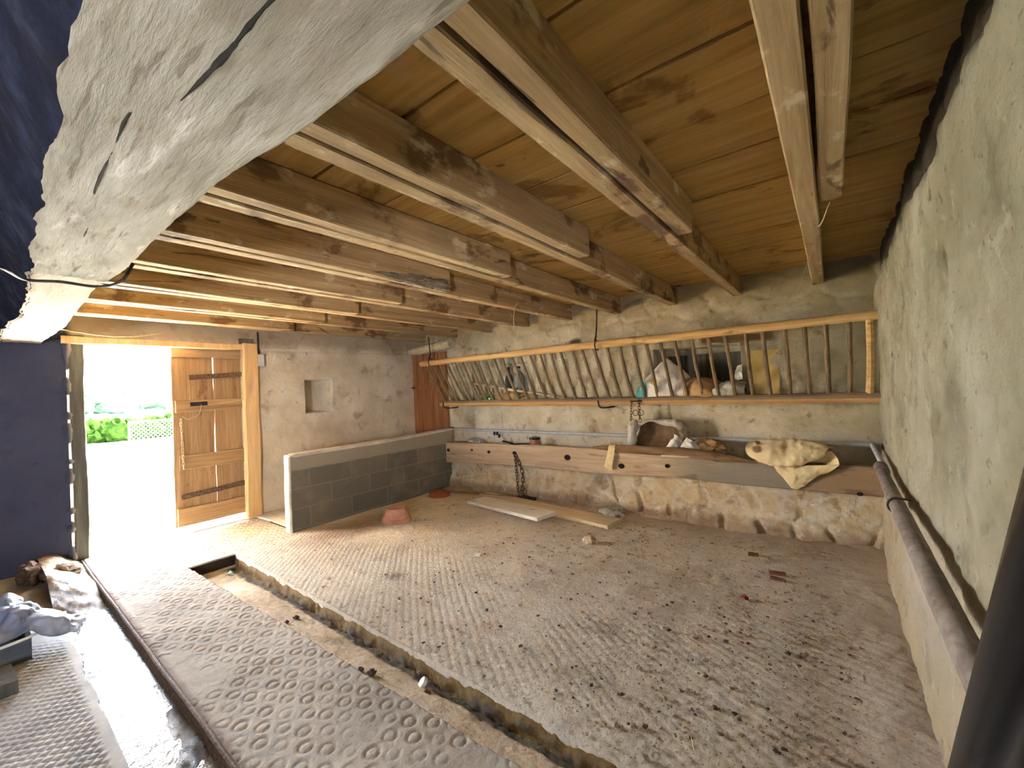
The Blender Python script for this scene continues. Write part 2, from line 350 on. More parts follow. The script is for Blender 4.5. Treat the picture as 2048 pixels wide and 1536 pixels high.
m_batten = wood('door_batten_wood', S(134, 106, 72), S(166, 136, 98), S(190, 162, 124), (1.2, 24, 24), ov=[('n', S(90, 64, 40), (3, 8, 8), .6, .68, .7)])
m_jamb = wood('door_post_wood', S(190, 152, 100), S(216, 182, 132), S(232, 204, 160), (20, 20, 1.2), ov=[('n', S(176, 158, 140), (8, 8, 2.4), .62, .7, .6)])
m_darkpost = wood('shaded_post_wood', S(66, 66, 62), S(92, 92, 84), S(120, 118, 104), (20, 20, 1.2))
m_door2 = wood('brown_plank_wood', S(116, 76, 48), S(150, 104, 68), S(178, 132, 90), (20, 20, 1.1), ov=[('n', S(92, 62, 44), (10, 10, 2), .6, .68, .5)])
m_iron = mk('black_iron', [(.3, S(38, 32, 30)), (.7, S(74, 62, 56))], 20, rough=.6, metal=.4, bump=(.4, 80))
m_rust = mk('rusty_chain_iron', [(.3, S(66, 50, 40)), (.5, S(104, 82, 66)), (.7, S(140, 116, 92))], 60, rough=.75, metal=.2, bump=(.4, 200))
m_pipe = mk('grey_pipe', [(.3, S(168, 170, 174)), (.7, S(196, 198, 200))], 12, rough=.6, metal=0, bump=(.2, 60))
m_rpipe = mk('rusty_painted_pipe', [(.3, S(104, 92, 82)), (.5, S(128, 116, 106)), (.7, S(154, 144, 136))], (14, 24, 24), rough=.6, bump=(.5, 60), ov=[('n', S(84, 62, 48), (9, 20, 20), .6, .68, .6)])
m_black = mk('black_plastic', [(.3, S(8, 8, 12)), (.7, S(15, 15, 20))], 9, rough=.24, bump=(.05, 60), spec=.32)
m_cream = mk('cream_woven_sack', [(.3, S(206, 184, 136)), (.6, S(232, 214, 172))], 9, rough=.8, bump=(.3, 120), ov=[('b', S(108, 74, 44), (4.21, .55, .81), (0, 1, 1.4), .035, .015, 22, .07, .9)])
m_greysack = mk('grey_paper_sack', [(.3, S(170, 164, 148)), (.6, S(206, 202, 190))], 8, rough=.8, bump=(.3, 60), ov=[('n', S(128, 112, 88), 8, .58, .66, .6)])
m_whitesack = mk('white_plastic_sack', [(.3, S(220, 220, 216)), (.6, S(240, 240, 236))], 8, rough=.55, bump=(.2, 50))
m_print = mk('printed_white_sack', [(.3, S(226, 220, 208)), (.6, S(242, 238, 230))], 10, rough=.6, bump=(.2, 60),
    ov=[('b', S(60, 172, 176), (4.5, 1.66, 1.36), (0, 1, .6), .085, .008, 9, .03, .95), ('b', S(206, 178, 40), (4.5, 1.5, 1.44), (0, 1, 1), .036, .006, 20, .01, .9), ('n', S(172, 156, 128), 12, .6, .68, .6)])
m_brown = mk('brown_paper_sack', [(.3, S(146, 116, 76)), (.6, S(182, 150, 106))], 8, rough=.85, bump=(.3, 40))
m_cavity_shade = mk('sack_cavity_shade', [(.3, S(92, 74, 52)), (.6, S(124, 102, 74))], 8, rough=.85, bump=(.3, 40))
m_yellow = mk('yellow_cardboard', [(.3, S(196, 168, 96)), (.7, S(222, 200, 136))], 5, rough=.9, bump=(.2, 40))
m_terra = mk('terracotta', [(.3, S(170, 122, 102)), (.5, S(194, 148, 126)), (.7, S(212, 178, 158))], (6, 6, 10), rough=.8, bump=(.3, 60))
m_terra2 = mk('red_terracotta', [(.3, S(128, 70, 50)), (.7, S(152, 88, 64))], 8, rough=.75, bump=(.3, 60))
m_white = wood('flaking_white_paint', S(196, 192, 184), S(222, 220, 214), S(238, 238, 234), (20, 2, 20), ov=[('n', S(150, 138, 118), (14, 5, 14), .62, .68, .7)])
m_pale = wood('pale_bare_board', S(178, 160, 130), S(204, 188, 158), S(222, 208, 182), (22, 1.2, 22))
m_stone = mk('loose_stone', [(.3, S(150, 132, 104)), (.7, S(206, 192, 164))], 14, bump=(.6, 50))
m_plas = mk('lime_rubble', [(.3, S(180, 172, 158)), (.7, S(220, 216, 206))], 14, bump=(.6, 60))
m_wht = mk('white_scrap', [(.3, S(222, 224, 222)), (.7, S(240, 240, 238))], 20, rough=.6)
m_blue = mk('pale_blue_scrap', [(.3, S(130, 196, 210)), (.7, S(170, 220, 228))], 20, rough=.6)
m_redf = mk('dark_red_fragment', [(.3, S(120, 30, 30)), (.7, S(150, 48, 44))], 20, rough=.7)
m_chip = wood('brown_wood_chip', S(84, 50, 36), S(116, 72, 52), S(140, 96, 72), (20, 20, 20))
m_dung = mk('dark_clod', [(.3, S(66, 52, 40)), (.7, S(112, 90, 70))], 40, bump=(.8, 90))
m_crumb = mk('dirt_crumb', [(.3, S(110, 88, 68)), (.5, S(156, 134, 108)), (.7, S(196, 178, 152))], 33, bump=(.5, 120))
m_straw = mk('straw', [(.3, S(186, 158, 104)), (.7, S(220, 200, 150))], 60, rough=.8, bump=None)
m_web = mk('dusty_thread', [(.3, S(170, 150, 116)), (.7, S(196, 180, 148))], 40, bump=None)
m_film = mk('clear_plastic_film', [(.3, S(110, 120, 146)), (.7, S(150, 160, 186))], 8, rough=.16, spec=.8, bump=(.3, 40), alpha=.72)
m_tray = mk('grey_tray', [(.3, S(74, 78, 84)), (.7, S(100, 104, 110))], 8, rough=.5, bump=(.2, 50))
m_green = mk('green_glass', [(.3, S(60, 150, 70)), (.7, S(96, 190, 100))], 8, rough=.12, spec=.6, bump=None, trans=.6)
m_dkglass = mk('dark_bottle_glass', [(.3, S(34, 44, 50)), (.7, S(66, 78, 84))], 8, rough=.15, spec=.6, bump=None)
m_jar = mk('clear_jar_glass', [(.3, S(196, 204, 206)), (.7, S(222, 228, 230))], 8, rough=.12, spec=.6, bump=None, trans=.75)
m_copper = mk('pinkish_clay_pot', [(.3, S(150, 92, 74)), (.7, S(186, 126, 104))], 12, rough=.6)
m_box = mk('grey_switch_plastic', [(.3, S(176, 178, 184)), (.7, S(204, 206, 210))], 12, rough=.5, bump=None)
m_broom = wood('broom_handle_wood', S(110, 72, 58), S(136, 94, 76), S(160, 118, 98), (20, 2, 20))
m_log = mk('whitewashed_log', [(.3, S(176, 160, 122)), (.5, S(206, 194, 158)), (.7, S(226, 218, 194))], (9, 3, 9), bump=(.7, 30))
m_yard = mk('pale_yard', [(.3, S(206, 204, 184)), (.5, S(222, 220, 204)), (.7, S(232, 230, 218))], (.8, .8, .8), bump=(.4, 12), ov=[('n', S(168, 178, 120), (.5, 1.2, 1), .52, .66, .5)])
m_hedge = mk('hedge_leaves', [(.3, S(8, 16, 3)), (.5, S(16, 29, 7)), (.7, S(28, 44, 14))], 9, rough=1, bump=None, spec=0)
m_tree = mk('far_foliage', [(.3, S(40, 60, 48)), (.7, S(66, 86, 70))], .7, rough=1, bump=None, spec=0)
m_hill = mk('far_hill', [(.3, S(150, 164, 140)), (.7, S(188, 198, 178))], .08, rough=.95, bump=None)
m_ystone = mk('yard_wall_stone', [(.3, S(170, 150, 120)), (.5, S(200, 188, 168)), (.7, S(222, 214, 204))], 4, ov=[('v', S(232, 228, 222), (4, 4, 5), .02, .12, .7), ('n', S(150, 100, 50), 3, .58, .64, .7)], bump=(.8, 14))
m_mesh = mk('galvanised_mesh', [(.3, S(176, 178, 176)), (.7, S(206, 208, 204))], 9, rough=.5, metal=.3, bump=None)

# ================================================================== SETTING
# standing floor with diagonal scored grooves
def standing(X, Y):
    u = X-(.515*Y+.0617*Y*Y)+.012*fbm(X*2, Y*2, 0, 3, 3); v = .62*X+.78*Y+.012*fbm(X*2, Y*2, 0, 5, 3)
    gu = np.exp(-((np.mod(u, .06)-.03)/.008)**2); gv = np.exp(-((np.mod(v, .052)-.026)/.007)**2)
    lim = np.interp(Y, [0, .6, 1.2, 2, 2.8, 3.4, 4.2, 4.6], [2.9, 2.8, 2.55, 2.35, 2.45, 2.3, 2.25, 2.15])+.35*fbm(X*1.7, Y*1.7, 0, 21, 3)
    mk_ = sst(.25, -.2, X-lim)*sst(-.45, .05, fbm(X*2.6, Y*2.6, 0, 33, 3)+.1)
    cross = mk_*sst(3.9, 2.9, Y)
    z = -.0036*gu*mk_-.0028*gv*cross*(1-gu)
    z = z+.012*fbm(X*1.2, Y*1.2, 0, 41, 3)+.0035*fbm(X*9, Y*9, 0, 43, 4)*(.6+.8*sst(2, 3, X))+.0022*fbm(X*40, Y*40, 0, 44, 2)*sst(3.5, 1.5, Y)
    z = z+.02*sst(4.1, 4.4, X)*(1+fbm(X*5, Y*5, 0, 8, 3))+.03*sst(.1, -.25, Y)*(1+fbm(X*5, Y*5, 0, 9, 3))
    st = sst(2.07, 2.085, X)*sst(4.62, 4.64, Y)
    z = z*(1-.8*st)+.028*st
    z = z*sst(1.475, 1.5, X)
    edge = X < 1.4805
    return np.where(edge, 1.481, X), Y, np.where(edge, -.14+0*z, z)
xs = np.r_[1.47, np.arange(1.481, 4.62, .0095)]; ys = np.arange(-.42, 5.66, .0095)
struct('floor', grid(xs, ys, standing, lambda a, b: ~((a < 2.08) & (b > 4.475))), m_floor, label='worn concrete floor scored with diagonal grooves')

# ring-stamped walkway
def walkedge(Y): return 1.13+.038*np.clip(4.4-Y, 0, 9)+.012*fbm(Y*3, 0, 0, 4, 3)
def walk(X, Y):
    i0 = np.round(-Y/.085); best = np.full(X.shape, 9.); amp = np.ones(X.shape)
    for di in (-1, 0, 1):
        i = i0+di; j0 = np.round((X-.05*i)/.098)
        for dj in (-1, 0, 1):
            j = j0+dj
            cx = .05*i+.098*j+.014*(_h(i, j, 1, 5)-.5); cy = -.085*i+.014*(_h(i, j, 2, 5)-.5)
            d = np.hypot(X-cx, Y-cy); n = d < best
            best = np.where(n, d, best); amp = np.where(n, .5+.7*_h(i, j, 3, 5), amp)
    g = np.exp(-((best-.0285)/.0055)**2)*amp
    wear = sst(-.35, .05, fbm(X*3, Y*3, 0, 17, 3)+.12)*sst(5.62, 5.3, Y)
    z = -.006*g*wear+.001*np.exp(-(best/.02)**2)*wear+.003*fbm(X*6, Y*6, 0, 19, 3)+.0016*fbm(X*30, Y*30, 0, 20, 3)
    z = z-.02*np.exp(-((Y-5.61)/.008)**2)
    z = z+.006*sst(.66, .64, X)
    return z
def walkfn(X, Y):
    e = np.where(Y > 4.47, 2.09, walkedge(Y))
    Xr = np.minimum(X, e); z = walk(Xr, Y)
    z = np.where((X > e) | (X < .612), -.16, z)
    return np.maximum(Xr, .614), Y, z
xs = np.r_[.60, np.arange(.614, 2.1, .0072)]; ys = np.r_[np.arange(.25, 5.66, .0072), np.arange(5.7, 6.3, .05)]
struct('floor_walkway', grid(xs, ys, walkfn, lambda a, b: (a < walkedge(b)+.012) | (b > 4.465)), m_walk, label='concrete walkway stamped with small rings')
struct('kerb', join(timber((.607, .2, -.06), (.607, 6.2, -.06), .022, .13, n=120, amp=.003, s=3)), m_rust, label='dark kerb edge of the ring stamped walkway')

# dung gutter
def gutter(T, Y):
    e = walkedge(Y)-.012
    w = 1.472-e
    k = np.interp(T, [0, 1, 2, 3, 4, 5, 6, 7, 8], [0, .12, .3, .5, .7, .88, .985, 1.0, 1.06])
    far = sst(3.5, 4.2, Y)
    zz = np.interp(T, [0, 1, 2, 3, 4, 5, 6, 7, 8], [-.004, -.012, -.03, -.05, -.075, -.1, -.106, -.055, -.004])
    zf = np.interp(T, [0, 1, 2, 3, 4, 5, 6, 7, 8], [-.03, -.105, -.11, -.11, -.115, -.12, -.12, -.06, -.004])
    z = zz*(1-far)+zf*far
    X = e+k*w
    rough = np.interp(T, [0, 3, 5, 6, 8], [.4, .7, 1.2, 2.2, .8])
    z = z+.009*rough*fbm(X*14, Y*9, 0, 51, 4)+.004*rough*fbm(X*60, Y*60, 0, 52, 2)
    X = X+.01*rough*fbm(Y*12, T*.8, 0, 53, 4)*sst(.2, 2, T)*sst(8.0, 7.4, T)
    return X, Y, z
struct('dung_gutter', grid(np.linspace(0, 8, 49), np.arange(.2, 5.0, .012), gutter), m_gut, label='shallow sunken dung channel beside the walkway')
struct('gutter_end', box(1.05, 1.5, 4.472, 4.5, -.2, -.012), m_under, False)

# left slab, water channel
def lslab(X, Y):
    u = .64*X+.77*Y+.005*fbm(X*3, Y*3, 0, 61, 2); v = .77*X-.64*Y+.005*fbm(X*3, Y*3, 0, 62, 2)
    g = np.maximum(np.exp(-((np.mod(u, .036)-.018)/.0056)**2), np.exp(-((np.mod(v, .036)-.018)/.0056)**2))
    z = -.006*g*sst(.33, .3, X)*sst(4.0, 3.6, Y)+.004*fbm(X*5, Y*5, 0, 63, 3)
    e = .36+.012*fbm(Y*4, 0, 0, 64, 3)
    return np.minimum(X, e), Y, np.where(X > e, -.16, z)
struct('floor_left', grid(np.r_[-2.6, -1.5, -.5, np.arange(-.12, .38, .0055)], np.r_[-.4, .5, np.arange(1.7, 4.4, .0055), 4.8, 5.2, 5.66], lslab), m_slabL, label='grey concrete slab cross scored with small squares')
def mud(X, Y):
    z = -.082+(.016+.03*sst(3.2, 1.9, Y)+.02*sst(.45, .38, X))*fbm(X*7, Y*3.5, 0, 71, 4)+.009*fbm(X*26, Y*14, 0, 72, 3)+.012*sst(.42, .36, X)
    z = z+.15*sst(4.15, 4.75, Y+.3*fbm(X*4, Y*4, 0, 73, 3))*sst(.66, .4, X)+.05*sst(4.3, 4.9, Y)
    return X, Y, z
struct('wet_channel', grid(np.arange(.33, .625, .008), np.arange(.2, 6.2, .01), mud), m_mud, label='muddy wet drain channel between slab and walkway')
w_ = mesh('channel_water', *grid(np.linspace(.335, .612, 4), np.linspace(.2, 4.6, 10), lambda X, Y: (X, Y, -.072+0*X)), m_water)
stuff(w_, 'shallow bright puddle lying in the wet drain channel', 'water')
struct('floor_base', box(-2.7, 5.0, -.6, 6.25, -.3, -.19), m_under, False)

# walls -------------------------------------------------------------
def near(v, pts, d=.004): return np.unique(np.r_[v, [p-d for p in pts], [p+d for p in pts]])
NI = [(3.26, 4.28, 1.2, 1.90, .16), (3.3, 3.72, 1.2, 1.78, .24), (.70, 1.55, 1.2, 1.80, .30)]   # niches y0,y1,z0,z1,depth
def wallB(Y, Z):
    X = 4.6+.03*fbm(Y*1.5, Z*1.5, 0, 81, 4)+.014*fbm(Y*7, Z*7, 0, 82, 4)+.005*fbm(Y*30, Z*30, 0, 83, 3)
    e, idv = voro(Y*3.2+.3*fbm(Y*3, Z*3, 0, 84, 2), Z*4.2, 3)
    X = X-sst(2.02, 2.2, Z+.15*fbm(Y*2, Z*2, 0, 85, 3))*(.016*sst(0, .3, e)-.01+.02*(idv-.5))
    for a, b, c, d, q in NI:
        f = ((Y > a+.02*fbm(Z*6, a, 0, 5, 2)) & (Y < b) & (Z > c) & (Z < d+.02*fbm(Y*5, a, 0, 7, 2)))
        X = np.where(f, np.maximum(X, 4.6+q+.02*fbm(Y*6, Z*6, 0, 86, 3)), X)
    # cracks near the left joists
    cy = np.interp(Z, [1.88, 2.0, 2.14, 2.3], [3.93, 3.955, 4.065, 4.035]); X = X+.02*np.exp(-((Y-cy)/.007)**2)*sst(1.86, 1.9, Z)
    X = np.where((Y > 4.82) & (Y < 5.9) & (Z < 2.06), 4.66, X)
    return X, Y, Z
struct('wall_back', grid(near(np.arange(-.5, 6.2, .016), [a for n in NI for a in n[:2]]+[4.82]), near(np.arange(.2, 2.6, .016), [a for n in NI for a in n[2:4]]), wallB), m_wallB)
def baseW(Y, Z):
    e, idv = voro(Y*3.6+.35*fbm(Y*3, Z*3, 0, 91, 2), Z*5+.3*fbm(Y*4, Z*4, 0, 92, 2), 8)
    low = sst(.26, .1, Z+.06*fbm(Y*3, 0, 0, 93, 3))
    X = 4.395-(.008+.03*low)*sst(0, .3, e)*(.4+idv)+.016*fbm(Y*8, Z*8, 0, 94, 4)+.006*fbm(Y*30, Z*30, 0, 95, 3)-.03*low
    X = X+.09*np.exp(-(((Y-2.12)/.09)**2+((Z-.36)/.09)**2)**2)+.03*np.exp(-((Y-np.interp(Z, [.05, .2, .42], [1.86, 1.98, 2.03]))/.012)**2)*sst(.45, .4, Z)
    X = np.where(Z > .598, 4.62, X)
    return X, Y, np.where(Z > .598, .59, Z)
struct('trim_stone_base', grid(np.arange(-.4, 5.7, .012), np.r_[np.arange(-.06, .58, .012), .59, .60], baseW), m_base, label='rough stone base wall under the feed trough')
def wallR(X, Z):
    Y = -.285-.015*sst(.9, .7, Z)*-1+.024*fbm(X*1.4, Z*1.4, 0, 101, 4)+.013*fbm(X*8, Z*8, 0, 102, 4)+.005*fbm(X*34, Z*34, 0, 103, 3)
    e, idv = voro(X*4, Z*4, 12)
    top = sst(2.16, 2.26, Z+.16*fbm(X*3, Z*3, 0, 104, 4))
    Y = Y-.07*top+.03*top*sst(0, .3, e)
    Y = np.where(X > 3.9, Y-.015*sst(3.9, 4.5, X), Y)
    return X, Y, Z
struct('wall_right', grid(np.r_[np.arange(-2.6, .8, .2), np.arange(.9, 4.9, .014)], np.arange(-.1, 2.6, .014), wallR, lambda a, b: ~((a > -2.25) & (a < -1.55) & (b > .95) & (b < 1.5))), m_wallR)  # unseen opening behind the camera, added to let in fill light
WN = (2.735, 3.12, 1.21, 1.655)
def wallD(X, Z):
    Y = 5.6+.02*fbm(X*1.5, Z*1.5, 0, 111, 4)+.008*fbm(X*8, Z*8, 0, 112, 4)+.003*fbm(X*30, Z*30, 0, 113, 3)
    a, b, c, d = WN
    inn = (X > a) & (X < b) & (Z > c) & (Z < d)
    depth = .34*np.minimum(np.clip((b-X)/.12, 0, 1), np.clip((Z-c+.02)/.05, 0, 1))*np.clip((d-Z+.06)/.07, 0, 1)
    Y = np.where(inn, 5.6+depth, Y)
    Y = Y+.012*np.exp(-((Z-np.interp(X, [2.0, 4.6], [2.02, 2.08]))/.012)**2)
    return X, Y, Z
keepD = lambda a, b: ~((a > .545) & (a < 1.99) & (b < 2.07))
thick = [box(-2.6, .50, 5.72, 6.08, -.2, 2.6), box(2.02, 4.8, 5.97, 6.1, -.2, 2.6), box(2.02, 2.1, 5.62, 6.1, -.2, 2.6), box(.3, 2.05, 5.76, 6.1, 2.06, 2.6), box(.3, 2.05, 5.61, 5.78, 2.085, 2.6)]
gD = grid(near(np.r_[np.arange(-2.6, .2, .2), np.arange(.2, 4.85, .016)], [.545, 1.99, WN[0], WN[1]]), near(np.arange(-.1, 2.6, .016), [2.07, WN[2], WN[3]]), wallD, keepD)
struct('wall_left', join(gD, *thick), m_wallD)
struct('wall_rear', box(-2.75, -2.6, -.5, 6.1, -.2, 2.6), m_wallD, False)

# ceiling boards
seams = [-2.65, -2.1, -1.6, -1.15, -.7, -.25, .2, .6, .97, 1.34, 1.71, 2.06, 2.47, 2.85, 3.24, 3.63, 4.04, 4.4, 4.78]
pl = []
for i, (a, b) in enumerate(zip(seams[:-1], seams[1:])):
    q = 2.443+random.uniform(-.004, .004)
    pl.append(timber(((a+b)/2, -.55, q), ((a+b)/2, 6.1, q), b-a-random.choice((.008, .012, .02)), .024, n=60, amp=.003, s=i, cham=.003))
struct('ceiling', join(*pl), m_plank)
struct('ceiling_loft', box(-2.8, 5.0, -.65, 6.15, 2.5, 2.56), m_roof, False)

# ================================================================== BEAM AND JOISTS
ed = [(-.4, .10), (.79, .108), (1.0, .092), (1.15, .118), (1.5, .11), (1.9, .14), (2.4, .15), (3.1, .18), (4.0, .19), (4.65, .15), (5.62, .16)]
er = [(-.4, .455), (.4, .452), (.7, .442), (.9, .429), (1.25, .405), (1.7, .395), (2.3, .405), (2.8, .385), (4.4, .43), (5.62, .40)]
Yb = np.linspace(-.4, 5.62, 240)
la = np.interp(Yb, *zip(*ed))+.022*fbm(Yb*7, 0, 0, 5, 5); ra = np.interp(Yb, *zip(*er))+.006*fbm(Yb*7, 3, 0, 6, 3)
R = []
for y, a, b in zip(Yb, la, ra):
    t = np.linspace(0, 1, 34); xb = a+(b-a)*t
    zb = 2.0+.010*fbm(xb*7, y*2.2, 0, 121, 4)+.006*fbm(xb*40, y*9, 0, 122, 3)+.008*np.clip((t-.97)/.03, 0, 1)
    zb = zb+(.010 if y > 2.6 else 0)
    sect = [(x, y, z) for x, z in zip(xb, zb)]
    s2 = [(b+.004*vn(y*9, k, 0, 7), y, 2.0+.25*k/4) for k in range(1, 4)]
    tp = [(b, y, 2.25), ((a+b)/2, y, 2.25), (a+.02, y, 2.25)]
    s3 = [(a+.008+.02*float(vn(y*5, k*.7, 0, 8))*(1-k/6), y, 2.25-.245*k/5) for k in range(1, 6)]
    R.append(sect+s2+tp+s3)
beam = tag(mesh('timber_beam', *loft(R), m_beam), 'massive weathered grey timber beam with long splits, low overhead beside the doorway', 'beam')
def infill(Y, T):  # added surface, keeps the space left of the beam dark
    a = np.interp(Y, Yb, la)
    X = a+.012-.16*T-.02*T*(1-T)*4+.03*fbm(Y*5, T*2, 0, 171, 4)*sst(0, .25, T)
    return X, Y, 2.006+.44*T
struct('shade_infill', grid(np.arange(-.4, 5.62, .02), np.linspace(0, 1, 24), infill), m_navy_shade, label='added dark infill painted as shade above the left edge of the big beam')  # added surface that keeps the space left of the beam dark
for pts, wd in (([(.31, .1), (.285, .35), (.265, .6), (.259, .77), (.247, .93)], .011), ([(.205, 1.0), (.196, 1.06), (.2, 1.22), (.207, 1.49), (.224, 1.7)], .006), ([(.235, 1.75), (.24, 1.95)], .004), ([(.275, .2), (.262, .45)], .006)):
    P = [(x, y, 2.003+.012*float(fbm(x*7, y*2.2, 0, 121, 4))) for x, y in pts]
    part('crack', tube(P, [.001, wd*.7, wd*.4, wd*.6, .001], 8, 30, .5, 3, 30), m_crack, beam, label='dark drying split along the beam')
cab = tube([(-.2, 2.42, 1.99), (.02, 2.43, 1.972), (.08, 2.44, 1.972), (.15, 2.62, 1.974), (.245, 2.6, 1.978), (.36, 2.63, 1.982), (.42, 2.5, 1.99), (.45, 2.42, 2.06)], .0065, 8, 60)
single('electric_cable', cab, m_iron, 'thin dark cable looped across the underside of the big beam', 'cable')

JY = [.025, .665, 1.275, 1.91, 2.55, 3.185, 3.86, 4.56, 5.28]
words = ['nearest the right wall', 'second from the right wall', 'third from the right wall', 'fourth from the right wall', 'fifth from the right wall', 'fourth from the door wall', 'third from the door wall', 'second from the door wall', 'nearest the door wall']
for i, y in enumerate(JY):
    z = 2.25+random.uniform(-.004, .004)
    o = tag(mesh('ceiling_joist', *timber((.13, y+.043, z+.09), (4.72, y+.043, z+.09), .085, .18, n=90, amp=.0028, s=200+i, fr=1.3), m_joist), 'long pale sawn joist running to the rack wall, pair '+words[i], 'joist', 'ceiling joists')
    x1 = 2.42+random.uniform(-.03, .04)
    o = tag(mesh('ceiling_joist', *timber((-2.6, y-.052, z+.092), (x1, y-.052, z+.092), .08, .178, n=90, amp=.0028, s=230+i, fr=1.3), m_joist), 'short joist with cut end lapped beside the long one, pair '+words[i], 'joist', 'ceiling joists')
    if i == 4:
        part('bark', tube([(1.5, y-.07, z+.022), (1.85, y-.07, z+.03), (2.1, y-.066, z+.04), (x1-.01, y-.062, z+.05)], [.012, .026, .046, .05], 16, 60, .5, 4, 34), m_bark, o, label='rough dark bark left on the joist end')

# ================================================================== DOORWAY
d1 = thing('door_1', 'closed right leaf of an old brown plank door with light showing through gaps', 'door', (2.0, 5.73, .05)); d1['kind'] = 'structure'
bx = [1.345, 1.50, 1.735, 2.03]
for a, b, g in zip(bx[:-1], bx[1:], (-.004, .006, .005)):
    part('door_plank', timber(((a+b)/2, 5.74, .06), ((a+b)/2+.004, 5.74, 2.06), b-a-g, .028, up=(0, 1, 0), n=60, amp=.0035, s=int(a*100), cham=.003), m_door, d1)
for z0, z1, x0 in ((1.93, 2.06, 1.35), (1.32, 1.45, 1.37), (.68, .84, 1.39), (.065, .26, 1.36)):
    part('batten', timber((x0, 5.712, (z0+z1)/2), (2.02, 5.712, (z0+z1)/2), z1-z0, .028, up=(0, 1, 0), n=30, amp=.003, s=int(z0*50), cham=.004), m_batten, d1)
for z, x0 in ((1.72, 1.5), (.40, 1.40)):
    part('strap_hinge', timber((x0, 5.693 if z > 1 else 5.715, z-.02), (2.03, 5.693 if z > 1 else 5.715, z+.02), .055, .008, up=(0, 1, 0), n=16, amp=.002, cham=.002, s=4), m_rust, d1)
lt = part('lock_plate', timber((1.50, 5.69, 1.40), (1.66, 5.69, 1.405), .045, .016, up=(0, 1, 0), n=8, amp=.001, cham=.003), m_iron, d1)
part('latch_cord', tube([(1.66, 5.67, 1.385), (1.8, 5.64, 1.40), (2.0, 5.56, 1.43), (2.12, 5.54, 1.445)], .004, 6, 24), m_web, d1)
part('latch_cord', tube([(1.60, 5.68, 1.39), (1.57, 5.675, 1.28), (1.48, 5.675, 1.24), (1.42, 5.675, 1.27)], .004, 6, 24), m_web, d1)
part('door_chain', chainmesh([(1.41, 5.69, 1.24), (1.415, 5.69, 1.0), (1.42, 5.69, .7)], .05, .003, .01), m_web, d1)
d2 = thing('door_leaf', 'sunlit plank door leaf folded back outside the opening, glimpsed through post gaps', 'door', (.56, 5.86, .05))
part('door_plank', timber((.612, 6.4, .05), (.612, 6.4, 2.0), .6, .03, up=(1, 0, 0), n=20, amp=.002), m_jamb, d2)
part('batten', timber((.588, 6.12, 1.0), (.588, 6.68, 1.0), .12, .02, up=(1, 0, 0), n=10, amp=.002), m_jamb, d2)
struct('trim_1', timber((2.065, 5.575, .02), (2.075, 5.575, 2.10), .165, .07, up=(0, 1, 0), n=60, amp=.006, s=9, cham=.012), m_jamb, label='broad honey coloured wooden post right of the doorway')
struct('trim_2', timber((.52, 5.585, 2.055), (2.14, 5.585, 2.055), .07, .06, up=(0, 1, 0), n=50, amp=.005, s=10, cham=.008), m_jamb, label='thin wooden lintel over the doorway')
struct('trim_3', timber((.615, 5.62, .0), (.62, 5.62, 2.1), .10, .05, up=(0, 1, 0), n=60, amp=.006, s=12, cham=.01), m_darkpost, label='dark post left of the doorway with gaps beside it')
fill = []
for z0, z1 in ((-.05, .14), (.27, .36), (.44, .5), (.72, .86), (.9, .95), (1.1, 1.28), (1.31, 1.38), (1.55, 1.70), (1.8, 2.12)):
    fill.append(blob((.548, 5.63, (z0+z1)/2), (.04, .05, (z1-z0)/1.8), .2, int(z0*30)))
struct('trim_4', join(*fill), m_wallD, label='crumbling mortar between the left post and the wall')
struct('trim_5', timber((1.97, 5.60, 2.13), (2.12, 5.60, 2.13), .04, .06, n=10, amp=.004), m_darkpost)
sw = thing('switch_box', 'small grey electrical switch box on plaster beside the door post', 'switch', (2.19, 5.59, 1.86))
part('box_body', timber((2.19, 5.565, 1.83), (2.19, 5.565, 1.97), .075, .05, up=(0, 1, 0), n=6, amp=0, cham=.008), m_box, sw)
part('conduit', tube([(2.175, 5.575, 1.98), (2.17, 5.58, 2.25)], .008, 8), m_iron, sw)
part('conduit', tube([(2.165, 5.575, 1.83), (2.165, 5.575, 1.68)], .006, 8), m_box, sw)
w1 = struct('window_1', join(timber((2.74, 5.955, 1.2), (2.74, 5.955, 1.67), .02, .03, n=4, amp=0), box(2.70, 3.12, 5.952, 5.966, 1.15, 1.7)), m_darkpost, False, 'small square blind recess in the grey plaster wall')
# brown plank door in the far corner
d3 = thing('door_2', 'brown vertical plank door in the far corner behind the rack end', 'door', (4.6, 5.2, 0)); d3['kind'] = 'structure'
yy = [4.80, 4.99, 5.12, 5.30, 5.48, 5.64]
for a, b in zip(yy[:-1], yy[1:]):
    part('door_plank', timber((4.585+random.uniform(-.006, .006), (a+b)/2, .02), (4.585, (a+b)/2, 2.05), b-a-.006, .03, up=(1, 0, 0), n=40, amp=.003, s=int(a*70), cham=.003), m_door2, d3)
part('batten', timber((4.565, 4.81, 1.52), (4.565, 5.63, 1.5), .1, .02, up=(1, 0, 0), n=20, amp=.003, s=3), m_door2, d3)
part('hinge_pin', tube([(4.55, 5.55, 1.50), (4.54, 5.64, 1.50)], .012, 8), m_iron, d3)
single('lintel_log', tube([(4.52, 4.62, 2.16), (4.51, 5.0, 2.13), (4.52, 5.4, 2.11), (4.53, 5.66, 2.10)], [.075, .075, .07, .045], 18, 60, .3, 6, 9), m_log, 'pale whitewashed log lintel above the corner plank door', 'lintel')

